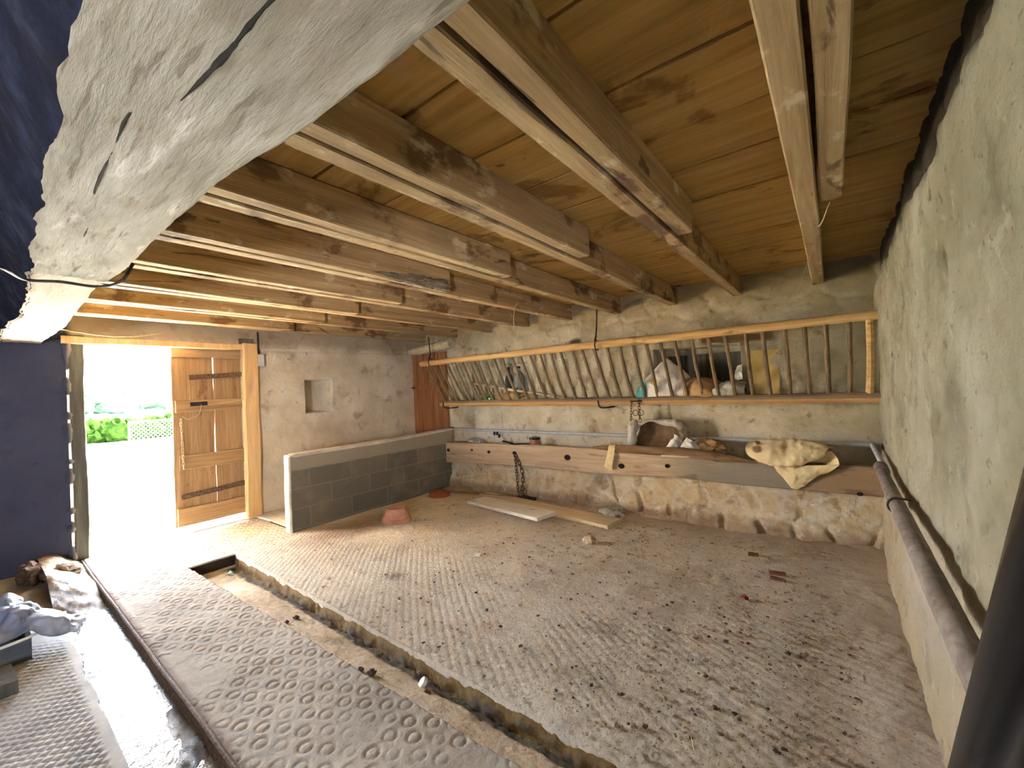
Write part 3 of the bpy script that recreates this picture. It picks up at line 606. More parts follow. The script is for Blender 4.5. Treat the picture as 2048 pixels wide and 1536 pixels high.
# ================================================================== BLOCK PARTITION
def part_w(X, T):
    y0, y1 = 4.585, 4.70; top = np.interp(X, [2.05, 3.3, 4.45], [.80, .80, .835])
    Y = np.interp(T, [0, 1, 2, 3], [y0, y0, y1, y1]); Z = np.where((T > .99) & (T < 2.01), top, -.03)
    Y = Y+.004*fbm(X*6, Z*6, T, 131, 3)
    return X, Y, Z
pw = thing('block_partition', 'low grey concrete block stall partition jutting from the trough wall', 'partition', (3.2, 4.64, 0))
Rr = []
for x in np.r_[np.linspace(2.06, 3.29, 70), 3.3, np.linspace(3.31, 4.42, 60)]:
    top = np.interp(x, [2.05, 3.3, 4.45], [.80, .80, .835]); off = .012 if x > 3.3 else 0
    s = [(x, 4.585-off+.004*float(fbm(x*5, z*5, 0, 131, 3)), z) for z in np.linspace(-.03, top, 18)]+[(x, 4.70+.004*float(fbm(x*5, z*5, 1, 131, 3)), z) for z in np.linspace(top, -.03, 18)]
    Rr.append(s)
part('block_wall', loft(Rr), m_block, pw)
cp = []
for x in np.linspace(2.045, 4.45, 90):
    top = np.interp(x, [2.05, 3.3, 4.45], [.805, .815, .845]); e = .0 if x > 2.08 else -.012
    a = np.linspace(0, 2*pi, 16, endpoint=False)
    cp.append([(x, 4.642+(.072+e)*math.copysign(abs(math.cos(t))**.5, math.cos(t))+.004*float(vn(x*9, t, 0, 3)), top+(.022+e)*math.copysign(abs(math.sin(t))**.6, math.sin(t))+.004*float(vn(x*7, t, 2, 3))) for t in a])
part('coping', loft(cp), m_cap, pw, label='rounded pale cement coping')
part('end_render', timber((2.05, 4.642, -.02), (2.05, 4.642, .80), .125, .03, up=(1, 0, 0), n=40, amp=.004, s=7, cham=.012), m_cap, pw, label='rounded pale cement end')

# ================================================================== TROUGH
tr = thing('feed_trough', 'long wooden board fronting the stone feed trough along the rack wall', 'trough', (4.33, 2.2, .5))
Yt = np.linspace(-.31, 4.575, 150); tp = np.interp(Yt, [-.3, .6, 1.3, 2.1, 3.1, 4.6], [.712, .70, .715, .72, .706, .668]); bt = np.interp(Yt, [-.3, .6, 1.3, 2.1, 3.1, 4.6], [.478, .466, .476, .436, .436, .372])
R = []
for y, t, b in zip(Yt, tp, bt):
    q = [(4.28, b+.008), (4.278, b+(t-b)*.25), (4.28, b+(t-b)*.5), (4.279, b+(t-b)*.75), (4.282, t-.018), (4.292, t-.004), (4.33, t), (4.37, t-.004), (4.38, t-.02), (4.38, b+.02), (4.37, b), (4.29, b)]
    R.append([(x+.006*float(fbm(y*3, z*9, x, 141, 3)), y, z+.006*float(fbm(y*4, z*3, x*9, 142, 3))) for x, z in q])
part('front_board', loft(R), m_trough, tr)
for y, z, r in ((4.517, .559, .022), (4.044, .587, .014), (3.73, .579, .02), (3.294, .593, .024), (2.509, .591, .033), (1.842, .546, .028), (1.353, .587, .02), (-.139, .489, .016)):
    a = [(4.2795, y+1.25*r*math.cos(t), z+r*math.sin(t)) for t in np.linspace(0, 2*pi, 14, endpoint=False)]
    part('peg_shade_disc', loft([[(4.2735, p[1], p[2]) for p in a], [(4.30, p[1], p[2]) for p in a]]), m_hole_shade, tr, False, 'dark disc for the shade in a round peg hole')  # solid dark discs paint the shade inside the holes
R = []
for y in np.linspace(2.18, .55, 70):
    k = np.interp(y, [.55, .9, 1.9, 2.18], [.35, 1, 1, .3]); zc = np.interp(y, [.55, 1.2, 2.2], [.675, .733, .722])
    a = np.linspace(0, 2*pi, 16, endpoint=False)
    R.append([(4.292+.042*k*math.cos(t)+.01*float(vn(y*7, t, 0, 5)), y, zc+.045*k*math.sin(t)+.012*float(fbm(y*6, t*2, 0, 6, 3))) for t in a])
part('worn_rail', loft(R), m_slab, tr, label='dark worn rounded rail fixed along the top of the board')
part('splinter', timber((4.262, 1.40, .695), (4.262, 1.12, .70), .012, .02, n=16, amp=.008, s=4), m_pale, tr, label='pale torn splinter')

# ================================================================== HAY RACK
rk = thing('hay_rack', 'long slanted wooden hay rack of round bars along the back wall', 'hay rack', (4.4, 2.3, 1.2))
part('top_pole', tube([(4.22, 4.97, 1.855), (4.22, 3.6, 1.865), (4.225, 2.3, 1.875), (4.22, 1.0, 1.875), (4.22, -.29, 1.885)], [.042, .04, .043, .042, .036], 14, 120, .12, 3, 8), m_pole, rk)
part('bottom_board', timber((4.515, 4.80, 1.232), (4.515, -.30, 1.244), .23, .084, n=110, amp=.005, s=33, cham=.02), m_shelf, rk)
yt = [4.88, 4.74, 4.58, 4.44, 4.28, 4.13, 3.99, 3.84, 3.69, 3.54, 3.4, 3.24, 3.11, 2.96, 2.81, 2.65, 2.52, 2.36, 2.24, 2.09, 1.93, 1.79, 1.64, 1.5, 1.36, 1.22, 1.06, .91, .77, .6, .47, .31, .17, .03, -.12, -.245]
yb = [4.7, 4.55, 4.45, 4.27, 4.16, 4.01, 3.87, 3.75, 3.6, 3.45, 3.3, 3.15, 3.02, 2.87, 2.74, 2.6, 2.45, 2.31, 2.17, 2.02, 1.88, 1.74, 1.6, 1.47, 1.32, 1.17, 1.02, .88, .74, .59, .45, .3, .16, .03, -.11, -.235]
for i, (a, b) in enumerate(zip(yt, yb)):
    r = .0175 if i < 35 else .026
    m = np.array(((4.22+4.445)/2, (a+b)/2, 1.54))+RNG.uniform(-.008, .008, 3)*(1, 1, 0)
    part('slat', tube([(4.22, a, 1.87), m, (4.445, b, 1.262)], r, 8, 14, .12, i, 14), m_pole if i == 35 else m_slat, rk)
for y, z in ((4.70, 1.2), (2.13, 1.2)):
    part('iron_bracket', tube([(4.60, y-.1, z-.03), (4.45, y-.02, z-.035), (4.395, y, z-.01), (4.39, y+.01, z+.04), (4.42, y+.02, z+.05)], .009, 7, 24), m_iron, rk)
for y0, z0, y1, z1 in ((2.02, 2.44, 2.045, 1.87), (4.79, 2.25, 4.755, 1.87)):
    h = part('iron_hanger', tube([(4.22, y0, z0), (4.22, (y0+y1)/2, (z0+z1)/2), (4.215, y1, z1+.12), (4.18, y1, z1+.04)], [.008, .008, .009, .013], 8, 20), m_iron, rk)
    part('iron_band', tube([(4.22+.052*math.cos(t), y1, z1+.0+.052*math.sin(t)) for t in np.linspace(0, 2*pi, 14)], .007, 6, 40), m_iron, h)

part('twig', tube([(4.22, 3.30, 1.89), (4.215, 3.31, 1.93), (4.21, 3.33, 1.955)], [.008, .006, .004], 6, 10), m_slat, rk)
# ------------------------------------------------------------------ things in the rack
single('wooden_stick', tube([(4.50, 4.25, 1.535), (4.5, 3.4, 1.40), (4.49, 2.48, 1.26)], [.016, .018, .014], 8, 40, .15, 8, 12), m_pale, 'pale straight stick lying slanted inside the hay rack', 'stick')
bt_ = thing('bottle', 'green glass bottle lying in the hay rack beside the recess', 'bottle', (4.5, 3.93, 1.235))
def lyb(c, d, prof, seg=20):
    c = np.array(c); d = np.array(d, float); d /= np.linalg.norm(d); u = np.cross(d, (0, 0, 1)); u /= np.linalg.norm(u); w = np.cross(u, d)
    return loft([[c+d*z+r*(u*math.cos(t)+w*math.sin(t)) for t in np.linspace(0, 2*pi, seg, endpoint=False)] for r, z in prof])
part('bottle_glass', lyb((4.49, 3.80, 1.285), (.02, 1, .25), [(.01, 0), (.046, .003), (.05, .02), (.05, .14), (.04, .175), (.018, .2), (.016, .25)]), m_green, bt_)
part('bottle_neck_ring', lyb((4.49, 3.80, 1.285), (.02, 1, .25), [(.019, .235), (.02, .24), (.02, .25), (.019, .255)]), m_green, bt_)
b2 = thing('bottle', 'dark tall glass bottle standing in the left wall recess', 'bottle', (4.72, 3.68, 1.235))
part('bottle_glass', lathe([(.001, 0), (.05, .002), (.055, .02), (.055, .30), (.045, .36), (.02, .41), (.017, .48)], (4.72, 3.68, 1.235)), m_dkglass, b2)
part('bottle_cap', lathe([(.02, .47), (.02, .5), (.001, .502)], (4.72, 3.68, 1.235)), m_iron, b2)
b3 = thing('glass_flagon', 'pale cloudy glass flagon beside the dark bottle in the left recess', 'bottle', (4.73, 3.5, 1.235))
part('flagon_glass', lathe([(.001, 0), (.075, .003), (.082, .03), (.082, .33), (.06, .4), (.024, .44), (.022, .48)], (4.72, 3.5, 1.235)), m_jar, b3)
part('flagon_cap', lathe([(.026, .47), (.026, .5), (.001, .503)], (4.72, 3.5, 1.235)), m_iron, b3)
# hay tuft
V = []; 
hb = []
for i in range(150):
    p = np.array((4.5+random.uniform(-.05, .05), random.uniform(3.0, 3.72), 1.24+abs(random.gauss(0, .05)))); d = np.array((random.gauss(0, .4), random.gauss(0, 1), random.gauss(0, .35))); d /= np.linalg.norm(d)
    hb.append(tube([p-d*.06, p+(0, 0, .01), p+d*.06], .0022, 4, 4))
stuff(mesh('hay', *join(*hb), m_straw), 'wisps of old hay left in the rack under the left recess', 'hay')
single('paper_scrap', cloth([[(4.47, 3.62, 1.24), (4.47, 3.5, 1.25), (4.47, 3.40, 1.24)], [(4.52, 3.64, 1.33), (4.51, 3.5, 1.36), (4.51, 3.38, 1.30)], [(4.57, 3.66, 1.38), (4.56, 3.5, 1.42), (4.56, 3.36, 1.33)]], 20, 20, .012, 12, 4), m_brown, 'crumpled tan paper among hay in the rack', 'paper')
# printed sack
ps = thing('feed_sack', 'crumpled white printed sack with turquoise edge stuffed in the hay rack', 'sack', (4.5, 1.4, 1.235))
part('sack_body', cloth([[(4.44, 1.70, 1.25), (4.43, 1.55, 1.24), (4.43, 1.40, 1.24), (4.45, 1.2, 1.25)],
    [(4.43, 1.70, 1.34), (4.40, 1.57, 1.38), (4.42, 1.40, 1.36), (4.45, 1.19, 1.33)],
    [(4.48, 1.64, 1.45), (4.44, 1.52, 1.52), (4.46, 1.36, 1.50), (4.50, 1.17, 1.42)],
    [(4.54, 1.55, 1.52), (4.50, 1.44, 1.65), (4.52, 1.33, 1.62), (4.56, 1.16, 1.48)],
    [(4.62, 1.52, 1.50), (4.58, 1.41, 1.69), (4.58, 1.33, 1.64), (4.62, 1.16, 1.47)]], 40, 44, .014, 9, 12), m_print, ps)
part('sack_lining', cloth([[(4.55, 1.60, 1.26), (4.57, 1.3, 1.3)], [(4.58, 1.5, 1.5), (4.6, 1.2, 1.45)]], 10, 10, .01, 9, 3), m_whitesack, ps)
single('paper_sack', cloth([[(4.44, 1.22, 1.24), (4.43, 1.08, 1.24), (4.43, .95, 1.24), (4.45, .80, 1.24)],
    [(4.42, 1.21, 1.36), (4.40, 1.07, 1.40), (4.42, .95, 1.33), (4.45, .82, 1.30)],
    [(4.50, 1.20, 1.45), (4.48, 1.06, 1.47), (4.50, .95, 1.44), (4.52, .83, 1.36)],
    [(4.60, 1.19, 1.42), (4.60, 1.06, 1.44), (4.60, .95, 1.45), (4.62, .83, 1.38)]], 34, 34, .014, 9, 15), m_brown, 'brown crumpled paper sack between the printed sack and pale scraps in rack', 'sack')
single('paper_sack', cloth([[(4.45, .96, 1.24), (4.44, .86, 1.24), (4.44, .76, 1.24), (4.46, .66, 1.25)],
    [(4.43, .95, 1.32), (4.41, .86, 1.37), (4.42, .76, 1.38), (4.45, .66, 1.34)],
    [(4.5, .94, 1.37), (4.49, .85, 1.42), (4.5, .76, 1.44), (4.52, .66, 1.40)],
    [(4.6, .93, 1.35), (4.6, .84, 1.41), (4.6, .76, 1.44), (4.62, .66, 1.40)]], 30, 30, .016, 10, 18), m_greysack, 'pale creased paper sack at the right end of the heap in the rack', 'sack')
single('plastic_bag', cloth([[(4.56, .76, 1.42), (4.55, .69, 1.43)], [(4.55, .755, 1.50), (4.54, .69, 1.51)], [(4.58, .74, 1.57), (4.57, .695, 1.58)]], 16, 14, .012, 18, 8), m_whitesack, 'small white plastic bag standing behind the pale sack in the rack', 'bag')
single('cardboard_sheet', timber((4.555, .50, 1.235), (4.59, .50, 1.70), .23, .012, up=(1, .1, 0), n=20, amp=.005, s=4, cham=.002), m_yellow, 'yellowish cardboard sheet leaning on the wall inside the rack', 'cardboard')
single('niche_plank', timber((4.60, .44, 1.83), (4.60, 1.05, 1.86), .07, .09, n=30, amp=.008, s=14, cham=.01), m_slab, 'dark rotten lintel board above the right wall recess', 'board')
struct('window_2', join(*[timber((4.87, 1.38-.21*k, 1.2), (4.87, 1.38-.21*k, 1.72), .2, .02, up=(1, 0, 0), n=10, amp=.003, s=k) for k in range(4)]), m_darkpost, label='weathered grey boards closing the right wall recess')

# ------------------------------------------------------------------ pipes
pp = thing('water_pipe', 'thin grey water pipe running along the back wall above the trough', 'pipe', (4.56, 2.2, .8))
part('pipe_run', tube([(4.545, 4.74, .835), (4.55, 2.4, .84), (4.55, -.235, .845)], .019, 10, 60, .02, 1, 9), m_pipe, pp)
part('elbow', tube([(4.55, -.15, .845), (4.552, -.225, .845), (4.535, -.24, .845), (4.45, -.245, .843)], .019, 10, 20), m_pipe, pp)
part('pipe_run', tube([(4.50, -.24, .845), (3.45, -.245, .83)], .017, 10, 10), m_pipe, pp)
part('valve', lathe([(.001, 0), (.018, .002), (.018, .05), (.03, .055), (.03, .065), (.001, .066)], (4.545, 4.72, .80), 12), m_iron, pp)
rp = thing('wall_pipe', 'thick rusty brown pipe fixed level along the right wall', 'pipe', (2.2, -.22, .8))
part('pipe_run', tube([(3.5, -.222, .828), (2.4, -.216, .828), (1.2, -.212, .826), (.2, -.212, .825)], .031, 14, 80, .06, 4, 10), m_rpipe, rp)
part('coupling', tube([(3.62, -.228, .83), (3.42, -.224, .829)], .037, 14), m_rpipe, rp)
for x in (2.6,):
    part('pipe_clip', tube([(x, -.218+.036*math.cos(t), .828+.036*math.sin(t)) for t in np.linspace(-pi/2, pi/2, 10)]+[(x, -.262, .858)], .005, 6, 30), m_iron, rp)
bp = thing('black_pipe', 'glossy black plastic pipe leaning across the near right corner', 'pipe', (1.14, -.125, 0))
part('pipe_wall', tube([(1.436, -.13, .014), (.72, -.13, .981), (.514, -.13, 1.259), (.20, -.13, 1.683)], .031, 28, 20), m_black, bp)
part('collar', tube([(1.44, -.13, .008), (1.395, -.13, .07)], .037, 28), m_black, bp)
wb = thing('wall_bracket', 'small grey metal bracket clamped under the water pipe on back wall', 'bracket', (4.57, 3.8, .74))
part('bracket_plate', timber((4.555, 3.87, .775), (4.555, 3.76, .775), .015, .05, n=4, amp=0, cham=.003), m_pipe, wb)
for y in (3.84, 3.79): part('bracket_lug', timber((4.54, y+.012, .80), (4.54, y-.012, .80), .02, .05, n=3, amp=0, cham=.003), m_iron, wb)
part('bracket_lug', timber((4.54, 3.765, .765), (4.54, 3.745, .765), .02, .05, n=3, amp=0, cham=.003), m_iron, wb)

# ------------------------------------------------------------------ chains
c1 = thing('hanging_chain', 'rusty double chain hanging from a peg hole in the trough board', 'chain', (4.26, 3.22, .1))
part('chain_strand', chainmesh([(4.275, 3.29, .585), (4.255, 3.26, .44), (4.25, 3.245, .25), (4.25, 3.235, .07)], .055, .0045, .013), m_rust, c1)
part('chain_strand', chainmesh([(4.275, 3.285, .585), (4.25, 3.20, .47), (4.245, 3.15, .33), (4.245, 3.165, .16), (4.245, 3.155, .08)], .07, .0065, .018), m_rust, c1)
part('chain_ring', tube([(4.243, 3.15+.045*math.cos(t), .125+.045*math.sin(t)) for t in np.linspace(0, 2*pi, 16)], .006, 6, 40), m_rust, c1)
c2 = thing('hanging_chain', 'thin rusty chain hanging from the rack board above the grey sack', 'chain', (4.39, 1.72, .75))
part('chain_strand', chainmesh([(4.395, 1.745, 1.25), (4.385, 1.76, 1.0), (4.38, 1.79, .77)], .04, .003, .009), m_rust, c2)
part('chain_strand', chainmesh([(4.395, 1.665, 1.25), (4.385, 1.66, 1.12), (4.385, 1.655, 1.02)], .045, .004, .012), m_rust, c2)
for y in (1.70, 1.64): part('chain_ring', tube([(4.38, y+.028*math.cos(t), 1.115+.03*math.sin(t)) for t in np.linspace(0, 2*pi, 16)], .004, 6, 40), m_rust, c2)
part('staple', timber((4.392, 1.76, 1.236), (4.392, 1.63, 1.24), .012, .014, n=10, amp=.002), m_iron, c2)

# ------------------------------------------------------------------ sacks on the trough
cs = thing('sack', 'cream woven sack draped over the right end of the trough board', 'sack', (4.28, .3, .5))
part('sack_body', cloth([[(4.50, .50, .80), (4.50, .40, .82), (4.50, .25, .83), (4.50, .12, .81), (4.48, .04, .78)],
    [(4.38, .58, .86), (4.37, .44, .87), (4.37, .27, .88), (4.37, .12, .86), (4.39, .02, .81)],
    [(4.27, .64, .825), (4.25, .48, .82), (4.26, .30, .81), (4.27, .16, .83), (4.33, .05, .82)],
    [(4.25, .62, .745), (4.215, .48, .715), (4.21, .34, .70), (4.225, .20, .74), (4.29, .08, .79)],
    [(4.27, .52, .70), (4.24, .42, .67), (4.23, .32, .675), (4.235, .20, .715), (4.30, .09, .775)]], 48, 48, .015, 10, 5, .003), m_cream, cs)
part('sack_flap', cloth([[(4.262, .44, .68), (4.25, .30, .685), (4.235, .14, .70), (4.245, -.02, .715)],
    [(4.24, .41, .63), (4.225, .30, .63), (4.22, .18, .64), (4.235, .04, .66)],
    [(4.25, .36, .56), (4.24, .30, .56), (4.24, .22, .57), (4.25, .14, .60)],
    [(4.262, .31, .49), (4.258, .28, .485), (4.258, .26, .49), (4.262, .22, .515)]], 34, 34, .008, 12, 6, .003), m_cream, cs, label='pointed lower flap of the sack')
part('sack_mouth', cloth([[(4.34, .25, .69), (4.35, .10, .79), (4.33, .03, .81)], [(4.33, .2, .68), (4.34, .06, .73), (4.30, -.01, .76)], [(4.27, .2, .67), (4.265, .06, .70), (4.25, -.02, .715)]], 20, 20, .004, 14, 8, .003), m_cream, cs, label='shadowed open mouth of the sack')
gs = thing('sack', 'grey paper sack lying open mouthed in the trough below the chain', 'sack', (4.42, 1.45, .70))
part('sack_body', cloth([[(4.40, 1.74, .70), (4.37, 1.50, .70), (4.37, 1.36, .70), (4.38, 1.2, .72)],
    [(4.36, 1.75, .82), (4.40, 1.70, .95), (4.46, 1.66, 1.02), (4.50, 1.62, 1.02)],
    [(4.42, 1.64, 1.035), (4.42, 1.56, 1.02), (4.48, 1.5, 1.03), (4.54, 1.5, 1.0)],
    [(4.38, 1.42, .985), (4.40, 1.38, 1.03), (4.47, 1.36, 1.04), (4.54, 1.38, .98)],
    [(4.36, 1.27, .96), (4.38, 1.25, 1.01), (4.47, 1.24, 1.0), (4.54, 1.27, .95)],
    [(4.38, 1.23, .83), (4.40, 1.22, .86), (4.48, 1.20, .86), (4.55, 1.22, .82)]][1:], 44, 40, .012, 9, 22, .003), m_greysack, gs)
part('sack_shade_sheet', cloth([[(4.42, 1.74, .68), (4.46, 1.48, .68), (4.42, 1.24, .68)], [(4.46, 1.72, .86), (4.49, 1.48, .86), (4.46, 1.25, .84)], [(4.46, 1.66, 1.01), (4.48, 1.48, 1.01), (4.47, 1.3, .97)]], 26, 26, .014, 9, 31, .003), m_cavity_shade, gs, label='dark brown sheet for the shaded inside of the sack')  # dark sheet added inside the sack, its colour standing in for cavity shade
part('sack_roll', tube([(4.40, 1.765, .72), (4.39, 1.755, .82), (4.38, 1.745, .92), (4.39, 1.735, .98), (4.40, 1.72, 1.04)], [.05, .048, .042, .05, .03], 14, 40, .5, 5, 22), m_greysack, gs)
part('sack_fold', cloth([[(4.38, 1.44, .70), (4.36, 1.36, .78), (4.38, 1.30, .90)], [(4.36, 1.36, .70), (4.33, 1.31, .80), (4.36, 1.26, .88)], [(4.39, 1.30, .70), (4.37, 1.26, .76), (4.4, 1.22, .82)]], 24, 24, .014, 16, 8, .003), m_whitesack, gs, label='white inner lining folded out')
part('sack_fold', cloth([[(4.37, 1.29, .70), (4.35, 1.22, .80), (4.37, 1.18, .87)], [(4.36, 1.20, .70), (4.34, 1.15, .78), (4.36, 1.12, .84)], [(4.38, 1.1, .70), (4.37, 1.08, .73), (4.4, 1.06, .77)]], 24, 24, .014, 16, 9, .003), m_whitesack, gs, label='white inner lining folded out')
single('sack', blob((4.45, 1.02, .76), (.07, .15, .085), .35, 5, 3.0, 4), m_brown, 'dark brown crumpled sack heap beside the grey sack in the trough', 'sack')
single('cloth_strip', cloth([[(4.33, 1.97, .775), (4.33, 1.94, .778), (4.33, 1.90, .775)], [(4.265, 1.97, .76), (4.262, 1.94, .765), (4.265, 1.90, .76)], [(4.24, 1.985, .66), (4.235, 1.95, .66), (4.24, 1.905, .66)], [(4.245, 2.02, .57), (4.235, 1.97, .56), (4.24, 1.925, .57)], [(4.255, 2.04, .53), (4.245, 1.98, .505), (4.25, 1.94, .50)]], 34, 18, .006, 14, 6, .003), m_cream, 'short pale cloth strip hanging over the worn rail of the trough', 'cloth')
jr = thing('glass_jar', 'clear glass jar lying behind the left end of trough board', 'jar', (4.45, 4.12, .6))
part('jar_glass', lyb((4.45, 4.23, .665), (0, -1, 0), [(.001, 0), (.06, .002), (.066, .02), (.066, .16), (.05, .19), (.05, .21)]), m_jar, jr)
part('jar_lid', lyb((4.45, 4.02, .665), (0, -1, 0), [(.052, 0), (.053, .002), (.053, .02), (.001, .021)]), m_pipe, jr)
pn = thing('frying_pan', 'shallow dark pan tilted against the trough board near the hanging chain', 'pan', (4.43, 3.3, .6))
part('pan_dish', lyb((4.43, 3.30, .66), (.1, .05, 1), [(.001, 0), (.12, .002), (.155, .035), (.15, .035), (.115, .008), (.001, .006)], 28), m_black, pn)
part('pan_handle', tube([(4.44, 3.44, .69), (4.45, 3.62, .71)], .011, 8), m_black, pn)
ct = thing('clay_pot', 'small pinkish pot with black lid standing in the trough', 'pot', (4.43, 3.08, .6))
part('pot_body', lathe([(.001, 0), (.055, .002), (.07, .05), (.066, .15), (.06, .165)], (4.43, 3.07, .60), 24), m_copper, ct)
part('pot_lid', lathe([(.06, .16), (.074, .165), (.07, .185), (.03, .195), (.001, .197)], (4.43, 3.07, .60), 24), m_black, ct)

# ------------------------------------------------------------------ floor objects
p1 = thing('flower_pot', 'upturned terracotta pot at the shadow edge beside the block partition', 'pot', (2.89, 3.93, 0))
part('pot_body', lathe([(.150, .045), (.148, .055), (.125, .10), (.108, .145), (.100, .152), (.085, .150), (.06, .149), (.001, .148)], (2.89, 3.93, .0), 40), m_terra, p1)
part('pot_rim', lathe([(.14, .0), (.153, .002), (.160, .02), (.158, .042), (.148, .05)], (2.89, 3.93, .0), 40), m_terra, p1)
p2 = thing('terracotta_bowl', 'low red terracotta bowl upside down in the dark partition corner', 'bowl', (3.9, 4.40, 0))
part('bowl_body', lathe([(.150, .0), (.148, .02), (.125, .05), (.085, .068), (.001, .07)], (3.9, 4.33, .0), 36), m_terra2, p2)
part('bowl_foot', lathe([(.07, .065), (.068, .076), (.055, .076), (.05, .066)], (3.9, 4.33, .0), 30), m_terra2, p2)
single('white_plank', timber((3.92, 3.66, .026), (3.70, 2.45, .062), .29, .036, n=50, amp=.0015, s=8, cham=.002), m_white, 'flaking white painted plank lying on the bare board', 'plank')
single('bare_plank', timber((4.16, 3.78, .02), (3.945, 1.80, .024), .265, .036, n=60, amp=.0015, s=9, cham=.002), m_pale, 'longer bare pale plank lying on the floor under the white one', 'plank')
br = thing('broom', 'reddish wooden broom handle on the floor along the stone base', 'broom', (4.15, 3.7, .02))
part('handle', tube([(4.02, 4.45, .02), (4.14, 3.85, .03), (4.25, 3.24, .035)], .013, 8, 12), m_broom, br)
part('socket', tube([(4.25, 3.26, .035), (4.27, 3.12, .035), (4.29, 3.0, .03)], [.016, .026, .024], 10, 12), m_iron, br)
single('stone', blob((3.40, 1.80, .028), (.045, .06, .038), .25, 3), m_stone, 'pale loose stone on the open floor right of the planks', 'stone')
for k, (x, y, r) in enumerate(((4.24, 2.02, .06), (4.28, 1.92, .05), (4.2, 1.93, .035), (4.3, 2.1, .04), (4.26, 1.85, .03))):
    single('lime_lump', blob((x, y, r*.5), (r, r*1.1, r*.6), .35, 30+k, 2.2), m_plas, ['largest grey lime lump in the heap below the wall crack', 'second lime lump of the heap, against the stone base', 'small lime lump at the front of the heap below the crack', 'left hand lime lump in the heap below the wall crack', 'right hand small lime lump in the heap below the crack'][k], 'rubble', 'lime lumps below the wall crack')
def chip(x, y, z, l, w, h, a, s):
    V, F = timber((x-l/2*math.cos(a), y-l/2*math.sin(a), z), (x+l/2*math.cos(a), y+l/2*math.sin(a), z), w, h, n=5, amp=min(w, h)*.3, cham=h*.2, s=s, fr=30)
    return V, F
single('paper_square', chip(2.665, 2.5, .004, .06, .05, .004, .4, 1), m_wht, 'small white square scrap on the floor before the planks', 'scrap')
single('paper_square', chip(2.9, 2.52, .004, .05, .07, .003, .9, 2), m_plas, 'dull whitish flake on the floor behind the white square scrap', 'scrap')
single('wood_chip', chip(3.56, .37, .012, .03, .10, .02, .1, 3), m_chip, 'brown wood chip on the floor near right wall, farther of two', 'wood chip')
single('wood_chip', chip(3.46, .36, .012, .025, .09, .018, .0, 4), m_chip, 'brown wood chip on the floor near right wall, nearer of two', 'wood chip')
single('wood_chip', chip(3.85, .56, .012, .03, .08, .018, .2, 5), m_chip, 'brown wood chip lying deeper in, toward the stone base', 'wood chip')
single('red_fragment', blob((3.06, .505, .012), (.018, .022, .014), .3, 5), m_redf, 'dark red fragment on the dirt floor', 'fragment')
lid = thing('plastic_disc', 'round white plastic lid lying in the dung channel', 'lid', (1.40, 1.735, -.07))
part('lid_top', lyb((1.398, 1.735, -.062), (-.5, .4, .6), [(.001, .012), (.026, .011), (.029, .006), (.029, -.008), (.026, -.008), (.024, .002), (.001, .003)], 22), m_wht, lid)
single('blue_scrap', cloth([[(1.39, .99, -.085), (1.375, .98, -.07)], [(1.38, 1.03, -.08), (1.365, 1.02, -.075)]], 8, 8, .004, 40, 3, .001), m_blue, 'small pale blue scrap in the near end of the channel', 'scrap')
single('blue_scrap', cloth([[(1.40, 4.28, -.10), (1.36, 4.27, -.09)], [(1.39, 4.33, -.09), (1.35, 4.32, -.10)]], 8, 8, .006, 40, 4, .001), m_blue, 'tiny bluish scrap at the far end of the channel', 'scrap')
clods = [(1.245, 1.95, .02, 'dark clod on the walkway edge opposite the white lid'), (1.225, 2.02, .014, 'smaller dark clod just behind the one opposite the white lid'), (1.36, 1.66, .02, 'black clod in the channel next to the white lid'), (1.30, 2.9, .018, 'dark clod in the middle of the channel'),
         (1.22, 2.85, .013, 'thin dark clod in the channel near the walkway edge'), (1.40, 1.35, .015, 'dark clod near the blue scrap in the channel')]
for k, (x, y, r, lb) in enumerate(clods):
    z = float(gutter(np.array([[(x-float(walkedge(np.array(y))))/(1.472-float(walkedge(np.array(y))))*7]]), np.array([[y]]))[2][0, 0]) if x > float(walkedge(np.array(y))) else 0
    single('dirt_clod', blob((x, y, z+r*.4), (r*.9, r*1.2, r*.7), .4, 50+k, 2.2, 3), m_dung, lb, 'clod', 'dark clods by the channel')
# loose crumbs and straw
def crumbs(n, seed, lo, hi, xr, yr, dens):
    r = np.random.RandomState(seed); out = []; c = 0
    while c < n:
        x, y = r.uniform(*xr), r.uniform(*yr)
        if r.rand() > dens(x, y): continue
        s = lo+(hi-lo)*r.rand()**7; a = r.uniform(0, pi)
        V, F = box(-s, s, -s*.8, s*.8, -s*.3, s*.7); V = V*(1+.9*(r.rand(8, 3)-.5))*(1, 1.6, .8)
        R_ = np.array([[math.cos(a), -math.sin(a), 0], [math.sin(a), math.cos(a), 0], [0, 0, 1]])
        out.append((V@R_.T+(x, y, .006), F)); c += 1
    return join(*out)
dn = lambda x, y: (.15+.85*float(sst(2.0, 3.4, x))*float(sst(3.2, 1.0, y))+.5*float(sst(1.6, .5, y)))
stuff(mesh('dirt_crumbs', *crumbs(4200, 4, .0018, .009, (1.5, 4.3), (-.2, 4.3), dn), m_crumb, None, False), 'loose dirt crumbs scattered over the standing floor', 'dirt')
stuff(mesh('dung_crumbs', *crumbs(900, 5, .0015, .008, (1.5, 3.2), (-.2, 2.6), lambda x, y: .3+.7*float(sst(1.6, .4, y))), m_dung, None, False), 'dark dung crumbs scattered over the near floor', 'dung')
st = []
